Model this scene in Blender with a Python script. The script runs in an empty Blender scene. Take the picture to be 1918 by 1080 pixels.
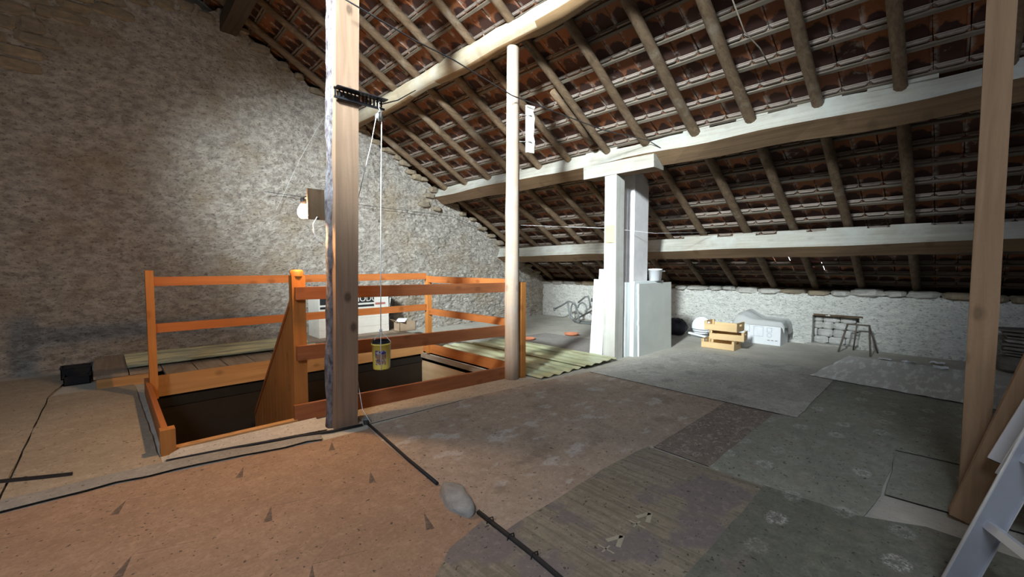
import bpy, math, random
from mathutils import Vector, Matrix, noise
random.seed(7)
SC = bpy.context.scene
COL = SC.collection
R = math.radians

# ------------------------------------------------------------------ camera
CAM_H = 1.25
cam_d = bpy.data.cameras.new('camera'); cam = bpy.data.objects.new('camera', cam_d); COL.objects.link(cam)
cam.location = (0, 0, CAM_H)
cam.rotation_euler = (R(90 - 3.077), 0, R(-43.827))
cam_d.sensor_width = 36; cam_d.lens = 36 * 800 / 1918
cam_d.clip_start = 0.02
SC.camera = cam
# ------------------------------------------------------------------ world, large lights, exposure
W = bpy.data.worlds.new('world'); SC.world = W; W.use_nodes = True
W.node_tree.nodes['Background'].inputs[0].default_value = (0.78, 0.87, 1.0, 1)
W.node_tree.nodes['Background'].inputs[1].default_value = 25.0
SC.view_settings.view_transform = 'Standard'
SC.view_settings.look = 'None'
SC.view_settings.exposure = 0.3
SC.view_settings.gamma = 1.0
SC.view_settings.use_curve_mapping = False

def portal(name, loc, rot, sx, sy):
    l = bpy.data.lights.new(name, 'AREA'); l.shape = 'RECTANGLE'; l.size = sx; l.size_y = sy
    l.cycles.is_portal = True
    o = bpy.data.objects.new(name, l); o.location = loc; o.rotation_euler = rot; COL.objects.link(o)
    return o
# roof geometry constants: right slope z = ZR(x), ridge at X = RX
SL = 0.569; TH = math.atan(SL); CT, ST = math.cos(TH), math.sin(TH)
RX = -0.4
def ZR(x): return 0.95 + SL * (8.3 - x)
RZ = ZR(RX)
def ZL(x): return RZ - SL * (RX - x)
SKX0, SKX1, SKY0, SKY1 = -3.3, -2.2, -2.6, -.4      # opening added in the unseen slope for ambient fill, behind the camera's left shoulder
portal('fill_portal', ((SKX0 + SKX1) / 2, (SKY0 + SKY1) / 2, ZL((SKX0 + SKX1) / 2) + .02),
       (0, -TH, 0), (SKX1 - SKX0) / CT, SKY1 - SKY0)

# ------------------------------------------------------------------ helpers
def srgb(h):
    h = h.lstrip('#'); v = [int(h[i:i + 2], 16) / 255 for i in (0, 2, 4)]
    return tuple((c / 12.92 if c <= .04045 else ((c + .055) / 1.055) ** 2.4) for c in v)

class NT:
    def __init__(s, name):
        s.m = bpy.data.materials.new(name); s.m.use_nodes = True
        s.t = s.m.node_tree; s.b = s.t.nodes['Principled BSDF']
        s.b.inputs['Specular IOR Level'].default_value = .25
    def new(s, k): return s.t.nodes.new(k)
    def put(s, sock, v):
        if isinstance(v, bpy.types.NodeSocket): s.t.links.new(v, sock)
        elif isinstance(v, (tuple, list)):
            sock.default_value = tuple(v) + ((1,) if len(sock.default_value) == 4 and len(v) == 3 else ())
        else: sock.default_value = v
    def coord(s, k='Object'): return s.new('ShaderNodeTexCoord').outputs[k]
    def pos(s): return s.new('ShaderNodeNewGeometry').outputs['Position']
    def map(s, v, scale=(1, 1, 1), loc=(0, 0, 0), rot=(0, 0, 0)):
        n = s.new('ShaderNodeMapping'); s.put(n.inputs[0], v)
        n.inputs['Scale'].default_value = scale; n.inputs['Location'].default_value = loc; n.inputs['Rotation'].default_value = rot
        return n.outputs[0]
    def noise(s, v, scale=5, detail=4, rough=.55, dist=0):
        n = s.new('ShaderNodeTexNoise'); s.put(n.inputs['Vector'], v)
        n.inputs['Scale'].default_value = scale; n.inputs['Detail'].default_value = detail
        n.inputs['Roughness'].default_value = rough; n.inputs['Distortion'].default_value = dist
        return n.outputs['Fac']
    def vor(s, v, scale=5, feature='F1', out='Distance'):
        n = s.new('ShaderNodeTexVoronoi'); n.feature = feature; s.put(n.inputs['Vector'], v)
        n.inputs['Scale'].default_value = scale; return n.outputs[out]
    def math(s, op, a, b=0.0, c=0.0, clamp=False):
        n = s.new('ShaderNodeMath'); n.operation = op; n.use_clamp = clamp
        s.put(n.inputs[0], a); s.put(n.inputs[1], b); s.put(n.inputs[2], c); return n.outputs[0]
    def rng(s, v, a, b, c=0.0, d=1.0, smooth=False):
        n = s.new('ShaderNodeMapRange'); s.put(n.inputs[0], v)
        if smooth: n.interpolation_type = 'SMOOTHSTEP'
        for i, x in zip((1, 2, 3, 4), (a, b, c, d)): n.inputs[i].default_value = x
        return n.outputs[0]
    def mix(s, f, a, b, mode='MIX'):
        n = s.new('ShaderNodeMix'); n.data_type = 'RGBA'; n.blend_type = mode
        s.put(n.inputs[0], f); s.put(n.inputs[6], a); s.put(n.inputs[7], b); return n.outputs[2]
    def sep(s, v):
        n = s.new('ShaderNodeSeparateXYZ'); s.put(n.inputs[0], v); return n.outputs
    def comb(s, x=0.0, y=0.0, z=0.0):
        n = s.new('ShaderNodeCombineXYZ')
        for i, v in enumerate((x, y, z)): s.put(n.inputs[i], v)
        return n.outputs[0]
    def white(s, v):
        n = s.new('ShaderNodeTexWhiteNoise'); s.put(n.inputs['Vector'], v); return n.outputs['Value']
    def bump(s, h, strength=.4, dist=.01):
        n = s.new('ShaderNodeBump'); s.put(n.inputs['Height'], h)
        n.inputs['Strength'].default_value = strength; n.inputs['Distance'].default_value = dist
        s.t.links.new(n.outputs[0], s.b.inputs['Normal'])
    def col(s, c): s.put(s.b.inputs['Base Color'], c)
    def rough(s, r): s.put(s.b.inputs['Roughness'], r)

def flat(name, c, rough=.7, metal=0.0, var=.12, scale=8):
    n = NT(name); v = n.coord()
    f = n.noise(v, scale, 4)
    n.col(n.mix(n.rng(f, .3, .7), tuple(x * (1 - var) for x in c), tuple(min(1, x * (1 + var)) for x in c)))
    n.rough(rough); n.b.inputs['Metallic'].default_value = metal
    return n.m

def wood(name, light, dark, axis=2, grain=26, rough=.75, knots=.35, patch=None, pscale=2.0, bump=.25, patch_amt=(.45, .7)):
    n = NT(name); v = n.coord()
    sc = [grain] * 3; sc[axis] = grain * .045
    g = n.noise(n.map(v, sc), 1.0, 5, .6, .6)
    big = n.noise(v, 1.6, 3)
    c = n.mix(n.rng(g, .32, .68), dark, light)
    c = n.mix(n.rng(big, .35, .75, 0, .45), c, tuple(x * .62 for x in dark))
    sp = n.sep(v); oth = [i for i in range(3) if i != axis]
    vn = n.new('ShaderNodeTexVoronoi'); vn.voronoi_dimensions = '2D'; vn.inputs['Scale'].default_value = 1.0
    wv = n.math('MULTIPLY', n.math('SUBTRACT', g, .5), .25)
    n.put(vn.inputs['Vector'], n.comb(n.math('ADD', n.math('MULTIPLY', n.math('ADD', sp[oth[0]], sp[oth[1]]), 5.0), wv), n.math('MULTIPLY', sp[axis], 3.2), 0))
    if knots:
        c = n.mix(n.math('MULTIPLY', n.rng(vn.outputs['Distance'], .07, .17, knots, 0), n.math('GREATER_THAN', n.sep(vn.outputs['Color'])[0], .5)), c, tuple(x * .35 for x in dark))
        c = n.mix(n.rng(n.math('ABSOLUTE', n.math('SUBTRACT', n.math('FRACT', n.math('MULTIPLY', vn.outputs['Distance'], 9.0)), .5)), .30, .5, 0, .22), c, dark)
    if patch:
        pm = n.noise(v, pscale, 5, .65)
        c = n.mix(n.rng(pm, patch_amt[0], patch_amt[1], 0, .9), c, patch)
    n.col(c); n.rough(rough); n.bump(g, bump, .006)
    return n.m

class MB:
    """collects shapes in world coordinates; build() links them as one mesh object under its parent"""
    def __init__(s): s.v = []; s.f = []; s.mi = []; s.sm = []
    def add(s, vs, fs, mi=0, smooth=False):
        o = len(s.v); s.v += [tuple(p) for p in vs]
        for f in fs: s.f.append(tuple(i + o for i in f)); s.mi.append(mi); s.sm.append(smooth)
        return s
    def box(s, a, b, mi=0, M=None, ch=0.0):
        (x0, y0, z0), (x1, y1, z1) = a, b
        vs = [Vector(p) for p in ((x0, y0, z0), (x1, y0, z0), (x1, y1, z0), (x0, y1, z0), (x0, y0, z1), (x1, y0, z1), (x1, y1, z1), (x0, y1, z1))]
        if M: vs = [M @ p for p in vs]
        return s.add(vs, [(0, 3, 2, 1), (4, 5, 6, 7), (0, 1, 5, 4), (1, 2, 6, 5), (2, 3, 7, 6), (3, 0, 4, 7)], mi)
    def beam(s, p0, p1, w, h, side=(0, 0, 1), n=1, jit=0.0, mi=0, seed=0, under=None):
        """rectangular timber from p0 to p1: w across, h along `side`; n segments with jitter"""
        p0, p1 = Vector(p0), Vector(p1); d = (p1 - p0).normalized()
        up = Vector(side); up = (up - d * up.dot(d)).normalized(); rt = d.cross(up)
        vs = []
        for i in range(n + 1):
            t = i / n; c = p0.lerp(p1, t)
            for k, (a, b) in enumerate(((-1, -1), (1, -1), (1, 1), (-1, 1))):
                q = c + rt * a * w / 2 + up * b * h / 2
                if jit:
                    e = noise.noise_vector(Vector((t * (p1 - p0).length * 1.3 + seed * 7.1, k * 3.7, seed)))
                    q += (rt * e.x + up * e.y) * jit
                vs.append(q)
        o = len(s.v)
        s.v += [tuple(p) for p in vs]
        def F(f, m): s.f.append(tuple(i + o for i in f)); s.mi.append(m); s.sm.append(False)
        for i in range(n):
            a = i * 4
            for k in range(4):
                m = under if (under is not None and k == 0) else mi
                F((a + k, a + (k + 1) % 4, a + 4 + (k + 1) % 4, a + 4 + k), m)
        F((3, 2, 1, 0), mi); F((n * 4, n * 4 + 1, n * 4 + 2, n * 4 + 3), mi)
        return s
    def tube(s, pts, rad, seg=8, mi=0, jit=0.0, seed=0, smooth=True, caps=True, sq=(1, 1)):
        pts = [Vector(p) for p in pts]; n = len(pts)
        rads = rad if isinstance(rad, (list, tuple)) else [rad] * n
        vs = []; up = None
        for i, p in enumerate(pts):
            d = (pts[min(i + 1, n - 1)] - pts[max(i - 1, 0)]).normalized()
            if up is None:
                up = Vector((0, 0, 1)) if abs(d.z) < .9 else Vector((1, 0, 0))
            up = (up - d * up.dot(d)).normalized(); rt = d.cross(up)
            for k in range(seg):
                a = 2 * math.pi * k / seg
                r = rads[i]
                if jit: r *= 1 + jit * noise.noise(Vector((math.cos(a) * 1.2 + seed * 5.3, math.sin(a) * 1.2, i * .8 + seed)))
                vs.append(p + rt * math.cos(a) * r * sq[0] + up * math.sin(a) * r * sq[1])
        fs = []
        for i in range(n - 1):
            for k in range(seg):
                fs.append((i * seg + k, i * seg + (k + 1) % seg, (i + 1) * seg + (k + 1) % seg, (i + 1) * seg + k))
        s.add(vs, fs, mi, smooth)
        if caps:
            o = len(s.v) - n * seg
            s.f.append(tuple(o + k for k in reversed(range(seg)))); s.mi.append(mi); s.sm.append(False)
            s.f.append(tuple(o + (n - 1) * seg + k for k in range(seg))); s.mi.append(mi); s.sm.append(False)
        return s
    def lathe(s, prof, c=(0, 0, 0), seg=20, mi=0, M=None, smooth=True):
        c = Vector(c); vs = []; n = len(prof)
        for r, z in prof:
            for k in range(seg):
                a = 2 * math.pi * k / seg; p = Vector((r * math.cos(a), r * math.sin(a), z))
                vs.append(c + (M @ p if M else p))
        fs = [(i * seg + k, i * seg + (k + 1) % seg, (i + 1) * seg + (k + 1) % seg, (i + 1) * seg + k) for i in range(n - 1) for k in range(seg)]
        return s.add(vs, fs, mi, smooth)
    def prism(s, poly, z0, z1, mi=0, side=None):
        n = len(poly)
        vs = [(x, y, z0) for x, y in poly] + [(x, y, z1) for x, y in poly]
        s.add(vs, [tuple(reversed(range(n))), tuple(range(n, 2 * n))], mi)
        o = len(s.v) - 2 * n
        for i in range(n):
            s.f.append((o + i, o + (i + 1) % n, o + n + (i + 1) % n, o + n + i)); s.mi.append(mi if side is None else side); s.sm.append(False)
        return s
    def mesh(s, name, off=Vector((0, 0, 0)), mats=()):
        me = bpy.data.meshes.new(name)
        me.from_pydata([tuple(Vector(p) - off) for p in s.v], [], s.f)
        for m in mats: me.materials.append(m)
        me.polygons.foreach_set('material_index', s.mi); me.polygons.foreach_set('use_smooth', s.sm)
        me.update(); return me
    def build(s, name, mats, parent=None, loc=None, label=None):
        if not isinstance(mats, (list, tuple)): mats = [mats]
        if parent is not None: off = parent_world(parent)
        else:
            if loc is None:
                xs = [p[0] for p in s.v]; ys = [p[1] for p in s.v]; zs = [p[2] for p in s.v]
                loc = ((min(xs) + max(xs)) / 2, (min(ys) + max(ys)) / 2, min(zs))
            off = Vector(loc)
        o = bpy.data.objects.new(name, s.mesh(name, off, mats)); COL.objects.link(o)
        if parent is not None: o.parent = parent
        else: o.location = off
        if label: o['label'] = label
        return o
def parent_world(p):
    v = Vector(p.location)
    while p.parent: p = p.parent; v += Vector(p.location)
    return v
def tag(o, label=None, cat=None, group=None, kind=None):
    if label: o['label'] = label
    if cat: o['category'] = cat
    if group: o['group'] = group
    if kind: o['kind'] = kind
    return o
def thing(name, loc, label, cat, group=None):
    o = bpy.data.objects.new(name, None); o.location = loc; o.empty_display_size = .1; COL.objects.link(o)
    return tag(o, label, cat, group)
def struct(name, mb, mats):
    o = mb.build(name, mats, loc=(0, 0, 0)); o['kind'] = 'structure'; return o
def rotz(a, c=(0, 0, 0)):
    c = Vector(c); return Matrix.Translation(c) @ Matrix.Rotation(a, 4, 'Z') @ Matrix.Translation(-c)
def stone_mb(c, sx, sy, sz, seed, jag=.18):
    """rough quarried stone: a chamfered block with uneven corners"""
    m = MB(); rnd = random.Random(seed); vs = []
    for zi, zz in enumerate((-1, -.6, .6, 1)):
        k = .78 if abs(zz) == 1 else 1
        for a, b in ((-1, -.6), (-.6, -1), (.6, -1), (1, -.6), (1, .6), (.6, 1), (-.6, 1), (-1, .6)):
            j = lambda: 1 + rnd.uniform(-jag, jag)
            vs.append((c[0] + a * sx / 2 * k * j(), c[1] + b * sy / 2 * k * j(), c[2] + zz * sz / 2 * j()))
    fs = []
    for i in range(3):
        for q in range(8): fs.append((i * 8 + q, i * 8 + (q + 1) % 8, i * 8 + 8 + (q + 1) % 8, i * 8 + 8 + q))
    fs.append(tuple(reversed(range(8)))); fs.append(tuple(range(24, 32)))
    return m.add(vs, fs)

# ------------------------------------------------------------------ materials
def mat_stucco(name, c, dark, tint, scale=1.0):
    n = NT(name); v = n.coord()
    a = n.noise(n.map(v, (9, 9, 16)), scale, 6, .68)
    b = n.noise(v, 1.1, 4, .6)
    d = n.noise(n.map(v, (26, 26, 44)), scale, 5, .65)
    col = n.mix(n.rng(a, .38, .62), dark, c)
    col = n.mix(n.rng(b, .48, .66, 0, .7), col, tint)
    col = n.mix(n.rng(d, .34, .45, .75, 0), col, tuple(x * .35 for x in dark))
    n.col(col); n.rough(.95)
    n.bump(n.math('ADD', n.math('MULTIPLY', a, 1.0), n.math('MULTIPLY', d, .6)), 1.0, .05)
    return n.m
M_gable = mat_stucco('gable_render', (.54, .505, .455), (.30, .27, .24), (.33, .265, .18))
M_white = mat_stucco('eave_limewash', (.80, .80, .75), (.62, .62, .59), (.70, .70, .65))
def mat_stone(name, c1, c2):
    n = NT(name); v = n.pos()
    w = n.noise(v, 2.2, 2)
    a = n.noise(n.map(v, (7, 7, 14)), 1.5, 6, .65)
    col = n.mix(n.rng(w, .35, .65), c1, c2)
    col = n.mix(n.rng(a, .35, .7, .6, 0), col, tuple(x * .4 for x in c2)); n.col(col); n.rough(.92); n.bump(a, .7, .02)
    return n.m
M_stone = mat_stone('wall_stone', (.34, .27, .18), (.26, .22, .17))
M_stone_w = mat_stone('limewashed_stone', (.55, .54, .50), (.42, .40, .36))
M_stone_n = mat_stone('blocking_stone', (.66, .66, .63), (.54, .53, .50))
M_dark = flat('shaft_shade', (.02, .018, .015), .95)
M_backing = flat('roof_backing', (.05, .035, .03), .95)

def mat_tile():
    n = NT('clay_tile'); p = n.pos(); uv = n.sep(n.coord('UV')); ps = n.sep(p)
    u, v = uv[0], uv[1]
    cell = n.comb(n.math('FLOOR', n.math('DIVIDE', n.math('ADD', ps[0], 4.02), .25)), n.math('FLOOR', n.math('DIVIDE', n.math('ADD', ps[1], 8.0), .2)), 0)
    rnd = n.white(cell); rnd2 = n.white(n.map(cell, (1, 1, 1), (13.3, 7.7, 2)))
    nz = n.noise(p, 9, 5, .65); nf = n.noise(p, 34, 4, .6)
    # darker lower half of each tile with a scalloped edge, lighter clay above
    arch = n.math('MULTIPLY', n.math('POWER', n.math('ABSOLUTE', n.math('SUBTRACT', u, .5)), 2.0), -1.2)
    edge = n.math('ADD', n.math('ADD', v, arch), n.math('MULTIPLY', n.math('SUBTRACT', nz, .5), .55))
    edge = n.math('ADD', edge, n.math('MULTIPLY', n.math('SUBTRACT', rnd, .5), .45))
    m = n.rng(edge, .40, .47)
    clay = n.mix(rnd2, (.275, .105, .044), (.185, .073, .04))
    clay = n.mix(n.rng(nf, .35, .7, 0, .5), clay, (.19, .075, .035))
    dark_clay = n.mix(rnd, (.045, .023, .020), (.075, .036, .026))
    c = n.mix(m, clay, dark_clay)
    side = n.math('MAXIMUM', n.rng(u, .80, .97), n.rng(u, .10, .02))
    lime = n.math('MULTIPLY', side, n.rng(nz, .48, .62))
    c = n.mix(n.math('MULTIPLY', lime, .8), c, (.45, .40, .36))
    wp = n.math('MULTIPLY', n.rng(n.noise(p, 5.5, 5, .7), .60, .70), n.rng(rnd, .5, .6))
    c = n.mix(n.math('MULTIPLY', wp, .6), c, (.46, .40, .33))
    nib = n.rng(v, .075, .065)
    c = n.mix(n.math('MULTIPLY', nib, .85), c, n.mix(nf, (.29, .27, .245), (.16, .13, .105)))
    n.col(c); n.rough(.85); n.bump(n.math('ADD', nz, n.math('MULTIPLY', nf, .5)), .5, .006)
    return n.m
M_tile = mat_tile()
M_rafter = wood('rafter_pole', (.205, .14, .085), (.10, .066, .04), axis=0, grain=30, knots=.3, patch=(.26, .22, .17), pscale=4, bump=.5, patch_amt=(.55, .8))
M_batten = wood('batten_wood', (.20, .17, .135), (.12, .097, .072), axis=1, grain=40, knots=.15)
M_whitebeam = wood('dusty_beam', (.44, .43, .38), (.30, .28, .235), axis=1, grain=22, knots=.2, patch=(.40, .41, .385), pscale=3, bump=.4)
M_beamshade = wood('shaded_beam_underside', (.27, .175, .10), (.165, .105, .06), axis=1, grain=22, knots=.3, bump=.4)  # unlit brown of purlin and corbel undersides put into the colour
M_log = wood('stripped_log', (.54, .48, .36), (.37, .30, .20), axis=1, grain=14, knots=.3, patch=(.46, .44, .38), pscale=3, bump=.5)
M_logshade = wood('log_underside_shade', (.34, .22, .11), (.2, .12, .06), axis=1, grain=14, knots=.3)
M_post = wood('sawn_post', (.33, .225, .155), (.23, .15, .10), axis=2, grain=24, knots=.85, rough=.8)
M_postr = wood('sawn_post_dark', (.36, .235, .14), (.25, .16, .09), axis=2, grain=24, knots=.5, rough=.8)
M_round = wood('peeled_post', (.55, .44, .33), (.38, .29, .22), axis=2, grain=24, knots=.5, patch=(.42, .38, .35), pscale=3)
M_limepost = wood('limewashed_post', (.66, .65, .59), (.50, .48, .43), axis=2, grain=20, knots=.2, patch=(.62, .63, .60), pscale=2.5)
M_bark = NT('bark'); _n = M_bark; _v = _n.coord(); _a = _n.noise(_n.map(_v, (30, 30, 14)), 1.0, 6, .7)
_n.col(_n.mix(_n.rng(_a, .35, .65), (.06, .048, .052), (.27, .265, .29))); _n.rough(.9); _n.bump(_a, .9, .02); M_bark = _n.m
M_pine = wood('varnished_pine', (.47, .165, .05), (.35, .115, .03), axis=0, grain=26, rough=.5, knots=.5, bump=.12)
M_piney = wood('varnished_pine_y', (.47, .165, .05), (.35, .115, .03), axis=1, grain=26, rough=.5, knots=.5, bump=.12)
M_pinez = wood('varnished_pine_z', (.52, .22, .06), (.40, .15, .036), axis=2, grain=26, rough=.5, knots=.4, bump=.12)
M_rail = wood('dark_pine_rail', (.34, .125, .05), (.24, .085, .035), axis=0, grain=26, rough=.55, knots=.4, bump=.12)  # front rails take a darker brown than the back rails
M_toe = wood('toe_board_pine', (.60, .34, .14), (.46, .24, .09), axis=0, grain=22, rough=.6, knots=.5, bump=.12)
M_ply = wood('plywood', (.62, .45, .28), (.52, .36, .21), axis=1, grain=16, knots=.1, rough=.7, bump=.05)
M_deck = wood('old_plank', (.36, .29, .22), (.25, .19, .14), axis=1, grain=26, knots=.3)
M_alu = flat('aluminium', (.42, .44, .50), .42, .7, .08)
M_alue = flat('aluminium_edge', (.62, .63, .66), .35, .6, .06)
M_black = flat('black_plastic', (.018, .018, .022), .45)
M_cable = flat('cable_sheath', (.022, .022, .024), .6)
M_rope = flat('nylon_rope', (.75, .76, .78), .7)
M_steel = flat('galvanised_steel', (.5, .5, .5), .4, .8)
M_tubes = flat('grey_tube', (.20, .21, .21), .5, .3)
M_crate = wood('crate_wood', (.78, .58, .32), (.68, .47, .24), axis=1, grain=22, knots=.1, rough=.7, bump=.08)
M_carton = flat('white_carton', (.62, .60, .55), .8, var=.06)
M_cartonw = flat('bright_carton', (.72, .74, .76), .75, var=.05)
M_kraft = flat('kraft_board', (.36, .27, .19), .85)
M_terra = flat('terracotta', (.56, .22, .12), .8)
M_paper = flat('paper', (.75, .78, .82), .8, var=.05)
M_panelw = flat('white_panel', (.80, .84, .84), .6, var=.06, scale=3)
M_plaster = flat('chimney_plaster', (.70, .68, .68), .9, var=.1, scale=5)
M_stonefloor = mat_stone('floor_boulder', (.40, .39, .37), (.33, .31, .28))
M_slab = mat_stone('stacked_slate', (.16, .14, .13), (.22, .20, .18))
M_plas = flat('white_plastic', (.78, .80, .84), .4, var=.04)

# ------------------------------------------------------------------ floor with stairwell opening
HX0, HX1, HY0, HY1 = 0.31, 3.36, 3.60, 5.42
def mat_floor():
    n = NT('dusty_floor'); v = n.coord()
    a = n.noise(v, 2.2, 5, .6); b = n.noise(n.map(v, (40, 9, 1)), 1.0, 5, .65); d = n.vor(v, 9)
    c = n.mix(n.rng(a, .35, .65), (.42, .40, .35), (.52, .50, .44))
    c = n.mix(n.rng(b, .4, .75, 0, .35), c, (.22, .20, .17))
    c = n.mix(n.rng(n.noise(v, 60, 3), .30, .36, .5, 0), c, (.08, .07, .06))
    n.col(c); n.rough(.95); n.bump(b, .25, .006); return n.m
M_floor = mat_floor()
fl = MB()
X0, X1, Y0, Y1 = -6.3, 8.7, -5.2, 7.9
for a, b in (((X0, Y0), (X1, HY0)), ((X0, HY1), (X1, Y1)), ((X0, HY0), (HX0, HY1)), ((HX1, HY0), (X1, HY1))):
    fl.box((a[0], a[1], -.14), (b[0], b[1], 0))
struct('floor', fl, M_floor)

# stairwell shaft below the floor
sh = MB(); t = .03
sh.box((HX0 - t, HY0 - t, -2.6), (HX0, HY1 + t, -.14)); sh.box((HX0, HY0 - t, -2.6), (HX1, HY0, -.14))
sh.box((HX0, HY1, -2.6), (HX1, HY1 + t, -.14)); sh.box((HX0, HY0, -2.63), (HX1, HY1, -2.6))
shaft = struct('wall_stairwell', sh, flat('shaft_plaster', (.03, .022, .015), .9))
MB().box((HX1, HY0, -2.6), (HX1 + t, HY1, -.03)).build('lining_panel', M_ply, shaft)
MB().box((HX0, HY0 - .0, -.14), (HX1, HY0 + .02, 0.0)).build('opening_edge', M_toe, shaft)
MB().box((HX0, HY1 - .01, -.16), (HX1, HY1, 0.0)).build('opening_edge', M_dark, shaft)  # black strip standing in for the shade below the toe board
# stairs going down towards the gable
stair = thing('staircase', (.7, 3.7, -2.6), 'wooden staircase descending into the dark stairwell', 'stairs')
for i in range(8):
    z = -.22 - i * .2; y = 3.66 + i * .22
    MB().box((.36, y, z - .03), (1.08, y + .26, z)).build('tread', M_pine, stair)
for x in (.33, 1.10):
    MB().beam((x, 3.62, -.2), (x, 5.38, -1.85), .03, .26).build('stringer', M_pine, stair)

# ------------------------------------------------------------------ walls
GY = 7.30           # gable wall face
EX = 8.10           # eave wall face
def gable_top(x):
    z = ZR(x) - .12 if x > RX else ZL(x) - .12
    if x < 1.7: z = min(z, 4.78 - max(0, .9 - x) * .33)
    return z + .10 * noise.noise(Vector((x * 3.1, 4, 2))) + .05 * noise.noise(Vector((x * 9, 1, 7)))
def relief(a, b, seed):
    p = Vector((a, b, seed))
    q = Vector((a, b * 1.6, seed)); r1 = noise.noise(q * 13); r2 = noise.noise(q * 24 + Vector((5, 1, 2)))
    return .022 * noise.noise(p * 2.1) + .014 * noise.noise(p * 6.5) + .034 * (abs(r1) - .25) + .017 * r2
g = MB(); xs = [-6.3 + i * .10 for i in range(48)] + [-1.5 + i * .024 for i in range(int(9.9 / .024) + 1)]
NZ = 190; vs = []; fs = []
for i, x in enumerate(xs):
    zt = max(.5, gable_top(x))
    for j in range(NZ + 1):
        z = zt * j / NZ
        vs.append((x, GY + relief(x, z, 3.3) * (1.25 if x > 2.2 else 1), z))
for i in range(len(xs) - 1):
    for j in range(NZ):
        a = i * (NZ + 1) + j; fs.append((a, a + NZ + 1, a + NZ + 2, a + 1))
g.add(vs, fs, 0, True)
for i in range(len(xs) - 1):   # broken top of the wall
    za, zb = max(.5, gable_top(xs[i])), max(.5, gable_top(xs[i + 1]))
    g.add([(xs[i], GY + .0, za), (xs[i + 1], GY + .0, zb), (xs[i + 1], GY + .5, zb), (xs[i], GY + .5, za)], [(0, 1, 2, 3)], 1)
g.box((X0, GY + .42, 0), (X1, GY + .6, 2.0), 1)
for i in range(30):            # outer leaf up to the roof
    xa, xb = X0 + i * .5, X0 + (i + 1) * .5
    zt = lambda x: (ZR(x) if x > RX else ZL(x)) + .5
    g.add([(xa, GY + .45, 1.9), (xb, GY + .45, 1.9), (xb, GY + .45, max(1.95, zt(xb))), (xa, GY + .45, max(1.95, zt(xa)))], [(0, 1, 2, 3)], 1)
wall_gable = struct('wall_back', g, [M_gable, M_stone])
k = 0
rnd = random.Random(21)
def gstone(x, z, sx, sz, off=-.01):
    global k; k += 1
    stone_mb((x, GY + off, z), sx, .13, sz, k).build('stone', M_stone, wall_gable)
z = 4.72
for row in range(6):           # bare stones along the broken top, left end
    x = -1.0 + rnd.uniform(0, .2)
    while x < 1.45:
        sx = rnd.uniform(.18, .42); sz = rnd.uniform(.10, .16)
        zz = gable_top(x + sx / 2) - .05 - row * .15
        if row < 1 or x < .35 - row * .22:
            gstone(x + sx / 2, zz, sx * .93, sz, .03)
        x += sx
for i in range(26):            # stones showing along the rake under the tiles
    x = 1.6 + i * .25 + rnd.uniform(-.05, .05)
    gstone(x, gable_top(x) - .03 + rnd.uniform(-.02, .02), rnd.uniform(.14, .26), rnd.uniform(.07, .11), .0)
for (x, z, sx, sz) in ((4.45, 2.95, .22, .1), (4.75, 2.62, .2, .09), (4.62, 2.45, .24, .1), (4.9, 2.38, .16, .08), (3.95, 3.35, .3, .1), (4.2, 3.18, .25, .11)):
    gstone(x, z, sx, sz, -.0)

# eave wall with walled-up opening
NY0, NY1, NZ1 = .97, 1.57, .47
e = MB(); ys = [-5.2 + i * .1 for i in range(37)] + [-1.5 + i * .03 for i in range(int(8.9 / .03) + 1)]
NE = 27; vs = []; fs = []
for y in ys:
    zt = .80 + .03 * noise.noise(Vector((y * 2.5, 3, 9)))
    for j in range(NE + 1):
        zz = zt * j / NE; vs.append((EX + relief(y, zz, 8.8), y, zz))
for i in range(len(ys) - 1):
    for j in range(NE):
        a = i * (NE + 1) + j
        zc = .8 * (j + .5) / NE; yc = (ys[i] + ys[i + 1]) / 2
        if NY0 < yc < NY1 and zc < NZ1: continue
        fs.append((a, a + 1, a + NE + 2, a + NE + 1))
e.add(vs, fs, 0, True)
e.box((EX + .02, Y0, .70), (EX + .5, Y1, .80), 0); e.box((EX + .46, Y0, 0), (EX + .5, Y1, 1.0), 1)
wall_eave = struct('wall_right', e, [M_white, M_stone])
y = -1.6
while y < 7.2:                 # rough capping stones
    sy = rnd.uniform(.18, .42); k += 1
    stone_mb((EX + .10, y + sy / 2, .83 + rnd.uniform(-.02, .02)), .3, sy * .95, rnd.uniform(.07, .11), k, .14).build('stone', M_stone_w if rnd.random() < .7 else M_stone, wall_eave)
    y += sy
niche = MB()
niche.box((EX - .0, NY0 - .02, 0), (EX + .24, NY0 + .01, NZ1)); niche.box((EX, NY1 - .01, 0), (EX + .24, NY1 + .02, NZ1))
niche.box((EX + .22, NY0, 0), (EX + .24, NY1, NZ1), 1); niche.box((EX, NY0, -.01), (EX + .24, NY1, .02))
win = struct('window_1', niche, [M_white, M_white])
MB().beam((EX + .12, NY0 - .03, NZ1 + .008), (EX + .12, NY1 + .03, NZ1 + .008), .24, .03, n=5, jit=.012).build('lintel', wood('old_lintel', (.17, .12, .07), (.09, .06, .04), axis=1), win)
zz = .02
for row, h in enumerate((.11, .12, .11, .10)):
    y = NY0 + .015 + (row % 2) * .05
    cut = 0
    while y < NY1 - .06:
        sy = min(rnd.uniform(.13, .26), NY1 - .015 - y); k += 1
        stone_mb((EX + .17, y + sy / 2, zz + h / 2), .12, sy * .97, h * .97, k, .05).build('stone', M_stone_n, win)
        y += sy
    zz += h
MB().box((EX - .02, NY0 - .02, -.0), (EX + .05, NY1 + .05, .03)).build('sill', M_stone_w, win)

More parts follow.
